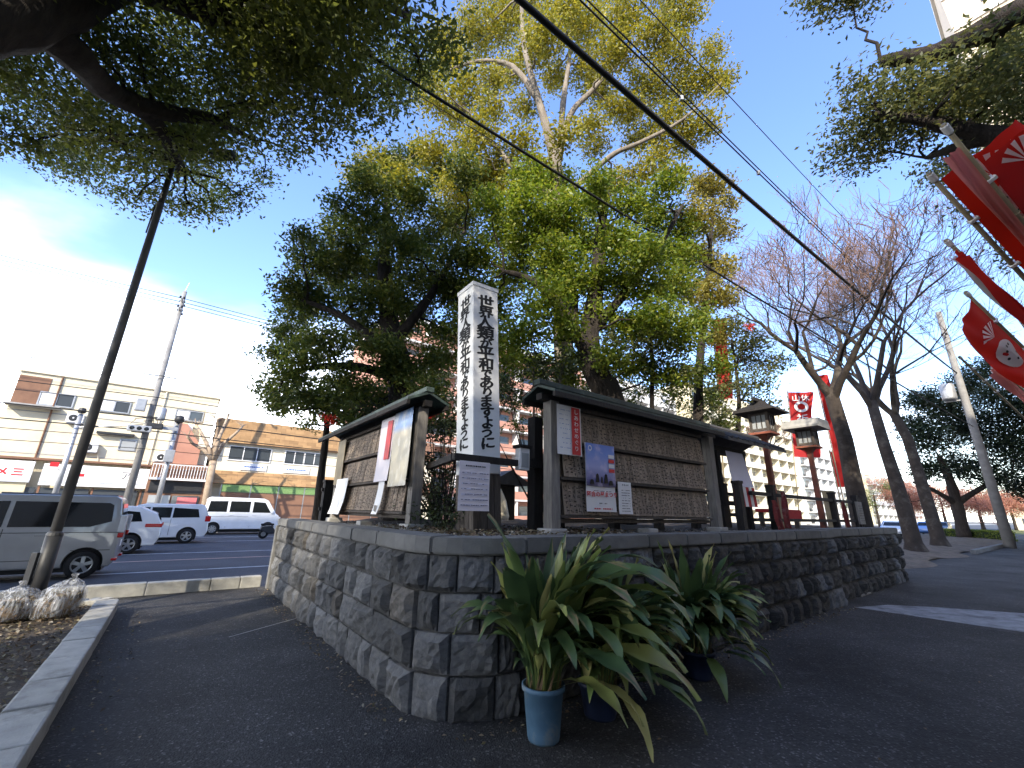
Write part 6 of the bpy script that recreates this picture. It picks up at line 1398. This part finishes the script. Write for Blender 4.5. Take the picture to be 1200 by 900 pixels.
# brown shingled building
bb_ = thing('shingled_building', 'low building with brown shingled mansard bands and cream walls', 'building', L(0, 36, 0), ROT)
MB().box(-.38, 18, .1, 9, 0, 6.2).build('wall', 'cream_light', bb_)
mb = MB().prism([(-.25, 6.2), (.12, 8.05), (3, 8.05), (3, 6.2)], -.45, 18.1, 'x'); mb.build('upper_roof', 'brown_wall', bb_)
mb = MB().prism([(-.55, 3.1), (-.02, 4.05), (.09, 4.05), (.09, 3.1)], -.40, 18.05, 'x'); mb.build('lower_roof', 'brown_wall', bb_)
sm = MB().box(0, .34, -.012, 0, 0, .26).mesh('shingle', 'brown_shingle')
def shingles(z0, z1, y0, y1, rows, n=14):
    for r in range(rows):
        for k in range(n):
            o = link('shingle', sm, bb_); s = r / rows; o.location = (-.42 + k * .70 + (.35 if r % 2 else 0) - .17, y0 + (y1 - y0) * s - .006, z0 + (z1 - z0) * s); o.rotation_euler = (-math.atan2(y1 - y0, z1 - z0), 0, rnd.uniform(-.01, .01)); o.scale = (2.03, 1 + rnd.random(), (z1 - z0) / rows / .26 * math.sqrt(1 + ((y1 - y0) / (z1 - z0)) ** 2) * 1.02)
shingles(6.2, 8.05, -.25, .12, 6); shingles(3.1, 4.05, -.55, -.02, 4)
for x0, x1 in ((.7, 3.5), (4.6, 6.0), (6.1, 7.6), (9, 11.6), (12.6, 15)): window(bb_, x0, x1, 4.95, 5.95, .1, 3 if x1 - x0 > 2 else 2, 'glass_window', 'sign_white')
for x0, x1 in ((1.6, 3.4), (4.6, 6.6)):
    sgn = MB().box(x0, x1, .02, .09, 4.2, 4.72).build('sign_panel', 'sign_white', bb_); lines(bb_, 'blue_paint', x0 + .25, x1 - .25, 4.38, 4.56, 1, .015, .3, .9)
gf = thing('mesh_fence', 'bright green mesh screen along the foot of shingled building', 'fence', L(8.8, 35.2, 0), ROT)
for k in range(9): MB().box(-8.2 + k*1.9 - .03, -8.2 + k*1.9 + .03, 0, .06, 0, 3.05).build('post', 'steel', gf)
for k in range(8): MB().box(-8.16 + k*1.9, -8.16 + k*1.9 + 1.82, .01, .04, 2.5, 3.02).build('mesh_panel', 'green_mesh', gf)
for k in range(8): MB().box(-8.16 + k*1.9, -8.16 + k*1.9 + 1.82, .01, .04, .05, 2.46).build('brown_panel', 'brown_wall', gf)
def apartment(name, label, a0, a1, b0, depth, floors, fh, wall, bay, band='pale_wall', rail='pale_wall', face_a=False, detail=True, z0=0):
    t = thing(name, label, 'building', L(a0, b0, z0), ROT, 'apartment blocks'); ln = a1 - a0; H = floors * fh
    MB().box(0, ln, 0, depth, 0, H).build('wall', wall, t); MB().box(-.2, ln + .2, -.2, depth + .2, H + .002, H + .5).build('roof_parapet', band, t)
    n = max(1, int(ln / bay))
    for f in range(floors):
        z = f * fh
        MB().box(0, ln, -1.25, -.006, z - .12, z + .08).build('balcony_slab', band, t); MB().box(.05, ln - .05, -1.25, -1.15, z + .082, z + 1.05).build('balcony_front', rail, t)
        if detail:
            for k in range(n):
                x = ln * (k + .5) / n
                MB().box(x - bay*.32, x + bay*.32, -.05, -.004, z + .2, z + 2.2).build('window', 'glass_window', t)
                if f % 1 == 0: MB().box(x + bay*.46, x + bay*.52, -1.14, -.005, z + .082, z + fh - .13).build('party_wall', band, t)
    return t
apartment('brick_apartment_block', 'brick-red apartment block with white balcony bands behind the grove', 14, 46, 41, 14, 8, 2.9, 'brick_wall', 4.2, 'pale_wall', 'brick_wall')
apartment('apartment_block', 'pale grey apartment block beyond the brick one', 50, 72, 42, 12, 8, 3.0, 'pale_wall', 4.4)
apartment('apartment_block', 'cream apartment block glowing behind the lantern posts', 76, 122, 40, 14, 9, 3.0, 'ochre_wall', 5.0, 'cream_light', 'cream_light')
apartment('apartment_block', 'white apartment block far along the boulevard', 128, 160, 40, 14, 7, 3.0, 'pale_wall', 5.0)
apartment('apartment_block', 'low tan block at the far end of the boulevard', 168, 230, 36, 14, 5, 3.0, 'ochre_wall', 6.0)
# tower at the upper right, its broad side turned to the camera
tw = thing('apartment_tower', 'tall tan apartment tower rising above the right-hand camphor', 'building', L(33.5, -4.9, 0), ROT)
MB().box(0, 22, -24, 0, 0, 42).build('wall', 'tower_wall', tw); MB().box(-.25, 22.2, -24.2, .2, 42.002, 42.6).build('roof_parapet', 'pale_wall', tw)
for f in range(14):
    z = f * 3.0
    for k in range(6):
        y = -2.6 - k * 3.9; MB().box(-.06, -.004, y - 1.1, y + 1.1, z + .9, z + 2.3).build('window', 'glass_window', tw)
    MB().box(-.12, -.003, -24, 0, z + 2.86, z + 3.0).build('floor_band', 'pale_wall', tw)
# unseen blocks behind the camera, sized and placed for the shade they cast
apartment('apartment_block', 'unseen grey street block shading the footpath behind the camphor beds', -27, -4.6, -25.5, 12, 6, 2.95, 'grey_wall', 4.2)
apartment('apartment_block', 'unseen tall grey slab added down the street to shade the boulevard cars', -92, -47, -25.5, 12, 15, 2.95, 'grey_wall', 4.6)  # added to keep the sun off the cars
apartment('apartment_block', 'unseen grey street block added behind the red flags to shade the bare trees', -1.4, 15, -25.5, 12, 9, 2.95, 'grey_wall', 4.2)  # added for trunk shade; the gap beside it lets a sun slit through
# what closes the view at the right, beyond the lawn
def far_tree(label, u, y, h, w, mat, dens=26):
    b = at_y(u, 610, y); b.z = -.05; c = [(b + Vector((rnd.gauss(0, w*.28), rnd.gauss(0, w*.28), h*rnd.uniform(.42, .9))), w*rnd.uniform(.2, .32)) for k in range(11)]
    tree('far_tree', label, [b, b + Vector((0, 0, h*.3)), b + Vector((.2, .1, h*.7))], [.28, .22, .08], [], c, mat, 'bark_zelkova', dens, .22, per=9, spread=.35, twigs=3, group='distant trees beyond the lawn', rmax=.1, sides=7)
for u, y, h, w, mt_, lb in ((1072, 75, 9, 8, 'leaf_autumn', 'distant russet tree left of the second zelkova trunk'), (1108, 82, 8, 9, 'leaf_autumn', 'distant russet tree behind the hedge'), (1150, 70, 7.5, 8, 'leaf_autumn', 'distant russet tree behind the evergreen trunk'), (1188, 88, 9, 9, 'leaf_dark', 'distant green tree past the utility pole'), (1215, 72, 9, 9, 'leaf_autumn', 'distant russet tree at the far end of lawn'), (1030, 90, 10, 9, 'leaf_dark', 'distant green tree behind the wall end')): far_tree(lb, u, y, h, w, mt_)
hs = thing('house', 'distant pale house closing the view beyond the lawn', 'building', L(135, -14, 0), ROT)
MB().box(0, 10, 0, 20, 0, 6).build('wall', 'cream_light', hs); MB().prism([(-.6, 6.01), (10, 9.2), (20.6, 6.01)], -.5, 10.5, 'x').build('roof', 'roof_tile', hs)
for k in range(5):
    for z in (1.0, 3.8): MB().box(-.06, -.003, 1.5 + k*3.8, 3.4 + k*3.8, z, z + 1.3).build('window', 'glass_window', hs)

# ================================================================== RED FLAGS ON LEANING BAMBOO
FLW = Vector((1, -.25, .05)).normalized()
def flag(label, tip, e2, ztip, cloth, wd, furl, seed, emblem=True, bare=False, bb=-5.2, drop=.14, side=None, mat='flag_red', extra=None, up=0.0):
    T = at_z(tip[0], tip[1], ztip); n = ray(*tip).cross(ray(*e2))
    # foot of the pole: on the ground, in the plane of sight, along the row at b = bb
    g0 = L(0, bb, 0); a = -((g0 - ORG).dot(n)) / E1.dot(n); G = L(a, bb, 0)
    d = (T - G); ln = d.length; d.normalize()
    sd_ = Vector(side) if side else FLW; x = (sd_ - d * sd_.dot(d)).normalized(); y = d.cross(x); mm = Matrix((x, y, d)).transposed()
    t = thing('festival_flag', label, 'flag', G, 0, 'red festival flags along the footpath'); t.rotation_euler = mm.to_euler()
    MB().tube([(0, 0, -.0 + ln*k/10) for k in range(11)], [.031 - .0011*k for k in range(11)], 9).build('bamboo_pole', 'bamboo', t, smooth=True)
    for k in range(9): MB().lathe([(.026, -.008), (.033, 0), (.026, .008)], 9, (0, 0, ln*(k + .6)/9.6)).build('bamboo_node', 'bamboo', t)
    MB().lathe([(.024, -.05), (.030, -.04), (.030, .04), (.024, .05)], 10, (0, 0, ln - .06)).build('tip_tape', 'white_cloth', t)
    for k in range(3): MB().box(-.03, .05, -.03, .03, ln - .75 - k*.75, ln - .71 - k*.75).build('tie', 'white_cloth', t, bevel=.01)
    if bare: return t
    h = cloth; vs, fs, uv = banner_grid(wd, h, 30, 34, .07 if furl > .6 else .06, furl, seed)
    me = D.meshes.new('flag_cloth'); me.from_pydata(vs, [], fs); me.materials.append(M[mat]); me.polygons.foreach_set('use_smooth', [True]*len(fs)); o = link('flag_cloth', me, t); o.location = (.035, 0, ln - drop - h)
    if extra:      # a second, gathered fold hanging under the pole
        vs, fs, uv = banner_grid(.20, h, 12, 18, .03, .5, seed + 5); me = D.meshes.new('flag_fold'); me.from_pydata([(-x_, y_ - .03, z_) for x_, y_, z_ in vs], [], fs); me.materials.append(M[extra]); me.polygons.foreach_set('use_smooth', [True]*len(fs)); o3 = link('flag_fold', me, t); o3.location = (-.02, 0, ln - drop + .3 - h)
    if furl <= .6:
        vs, fs, uv = banner_grid(wd*.6, h*.9, 8, 12, .05, furl, seed + 3); me = D.meshes.new('flag_cloth'); me.from_pydata(vs, [], fs); me.materials.append(M['flag_white']); me.polygons.foreach_set('use_smooth', [True]*len(fs)); o2 = link('flag_lining', me, t); o2.location = (.03, -.05, ln - .2 - h*.9)
    if emblem:
        ph = random.Random(seed).uniform(0, 6)
        def on(tx, s, off): # a point on the cloth
            q = tx * wd * furl * (1 + .10*math.sin(s*7 + ph)); yy = (.07 if furl > .6 else .06) * (math.sin(tx*(5.0 if furl > .8 else 14) + s*5 + ph) + .35*math.sin(tx*15 - s*9 + ph*2)) * tx
            return (.035 + q, yy + off, ln - drop - h + h*s)
        for off in (-.018, .018):
            fan = MB()   # white fish body with a spread tail
            cs, ct = .60 + up, .48
            ring = [on(ct + .30*math.cos(k*math.pi/12), cs + .115*math.sin(k*math.pi/12) * (1 + .25*math.cos(k*math.pi/12)), off) for k in range(24)]
            for k in range(24): fan.poly([on(ct, cs, off), ring[k], ring[(k+1) % 24]])
            fan.build('fish_emblem', 'flag_white', t, fix=False)
            tail = MB()
            for k in range(6):
                a0 = -.9 + k*.36; c0 = on(.42, .755 + up, off); p1 = on(.42 + .34*math.sin(a0), .755 + up + .10*math.cos(a0), off); p2 = on(.42 + .34*math.sin(a0 + .2), .755 + up + .10*math.cos(a0 + .2), off); tail.poly([c0, p1, p2])
            tail.build('tail_emblem', 'flag_white', t, fix=False)
            eye = MB()
            for (dx, dz) in ((-.14, .04), (-.02, .06), (.1, .05), (-.1, -.04), (.06, -.05), (.18, .0)):
                eye.poly([on(ct + dx + .03*math.cos(k*math.pi/4), cs + dz + .011*math.sin(k*math.pi/4), off*1.8) for k in range(8)])
            eye.build('emblem_marks', 'faint_ink', t, fix=False)
    return t
flag('red flag on the highest bamboo pole with white tape at its tip', (1105, 146), (1200, 262), 4.7, 2.6, .50, 1.0, 3, emblem=True, drop=.55, extra='flag_pink', up=.14)
flag('red flag with white fish emblem and splayed tail on taped bamboo pole', (1088, 203), (1200, 325), 4.6, 2.6, .60, 1.0, 12, up=.13)
flag('furled red and white flag wrapped round its pole', (1108, 281), (1200, 367), 4.6, 2.6, .62, .42, 7, emblem=False, side=(.2, -.2, -1))
flag('red flag with white emblem hanging below its bamboo tip', (1131, 342), (1200, 408), 4.6, 2.4, .62, .95, 9, side=(-.15, .1, -1))
flag('bare bamboo flag pole beside the transformer pole', (1124, 418), (1200, 490), 4.8, 2, .5, .3, 5, bare=True)
flag('tightly furled pale red flag on the farthest bamboo pole', (1158, 421), (1200, 458), 4.7, 2.4, .7, .40, 6, emblem=False, mat='flag_pink', side=(0, 0, -1))

# ================================================================== BAGS OF LEAVES
def leaf_bag(label, loc, sx, sy, sz, rot, seed, tilt=0.0):
    r = random.Random(seed); t = thing('leaf_bag', label, 'bag', loc, rot, 'clear bags of swept leaves on the planting bed')
    def blob(k, nz_, amp, top):
        mb = MB(); n = 28; prof = [(0, 0), (.62, .0), (.9, .10), (1.0, .30), (.98, .50), (.86, .70), (.58, .86), (.28, .95), (.12, 1.0)] if not top else [(0, .02), (.58, .02), (.86, .12), (.95, .30), (.90, .48), (.70, .58), (.4, .63), (0, .65)]
        fr = [(r.randint(2, 9), r.uniform(0, 6), r.uniform(.3, 1)) for _ in range(5)]
        i0 = 0
        for q, (rad, hh) in enumerate(prof):
            for j in range(n):
                a = 2*math.pi*j/n; w = 1 + amp * sum(m_*math.sin(f*a + p_ + hh*6) for f, p_, m_ in fr) / 2.2 * (1 if rad else 0)
                mb.v.append((rad*w*sx*k*math.cos(a) + tilt*hh, rad*w*sy*k*math.sin(a), hh*sz*k + (r.uniform(-.01, .01) if 0 < q < len(prof)-1 else 0)))
        for q in range(len(prof)-1):
            for j in range(n): a = q*n+j; b = q*n+(j+1) % n; mb.f.append((a, b, b+n, a+n))
        return mb
    blob(.97, 1, .05, True).build('leaf_contents', 'dead_leaf_a', t, smooth=True)
    n = 1500; a = NPR.uniform(0, 6.28, n); hh = NPR.uniform(.03, .62, n); rd = .86 * np.sqrt(1 - np.clip((hh - .3) / .5, -1, 1) ** 2 * .8)
    c = np.stack([rd*sx*np.cos(a) + tilt*hh, rd*sy*np.sin(a), hh*sz], 1); v, f = leaf_quads(c, .05, 1.0, .6); stuff(link('leaf_pieces', fast_mesh('leaf_pieces', v, f, 'leaf_litter'), t))
    blob(1.03, 1, .10, False).build('film', 'bag_film', t, smooth=True)
    MB().lathe([(.02, 0), (.025, .02), (.04, .05), (.02, .06)], 10, (tilt, 0, sz*1.02)).build('knot', 'bag_film', t, smooth=True)
    return t
q = at_z(58, 724, .108); leaf_bag('clear bag of leaves slumped beside the lamp pole foot', q, .22, .22, .44, ROT, 3, .12)
q = at_z(8, 728, .108); leaf_bag('clear bag of leaves with a knotted top at the bed edge', q, .25, .22, .38, ROT + .6, 5, .03)
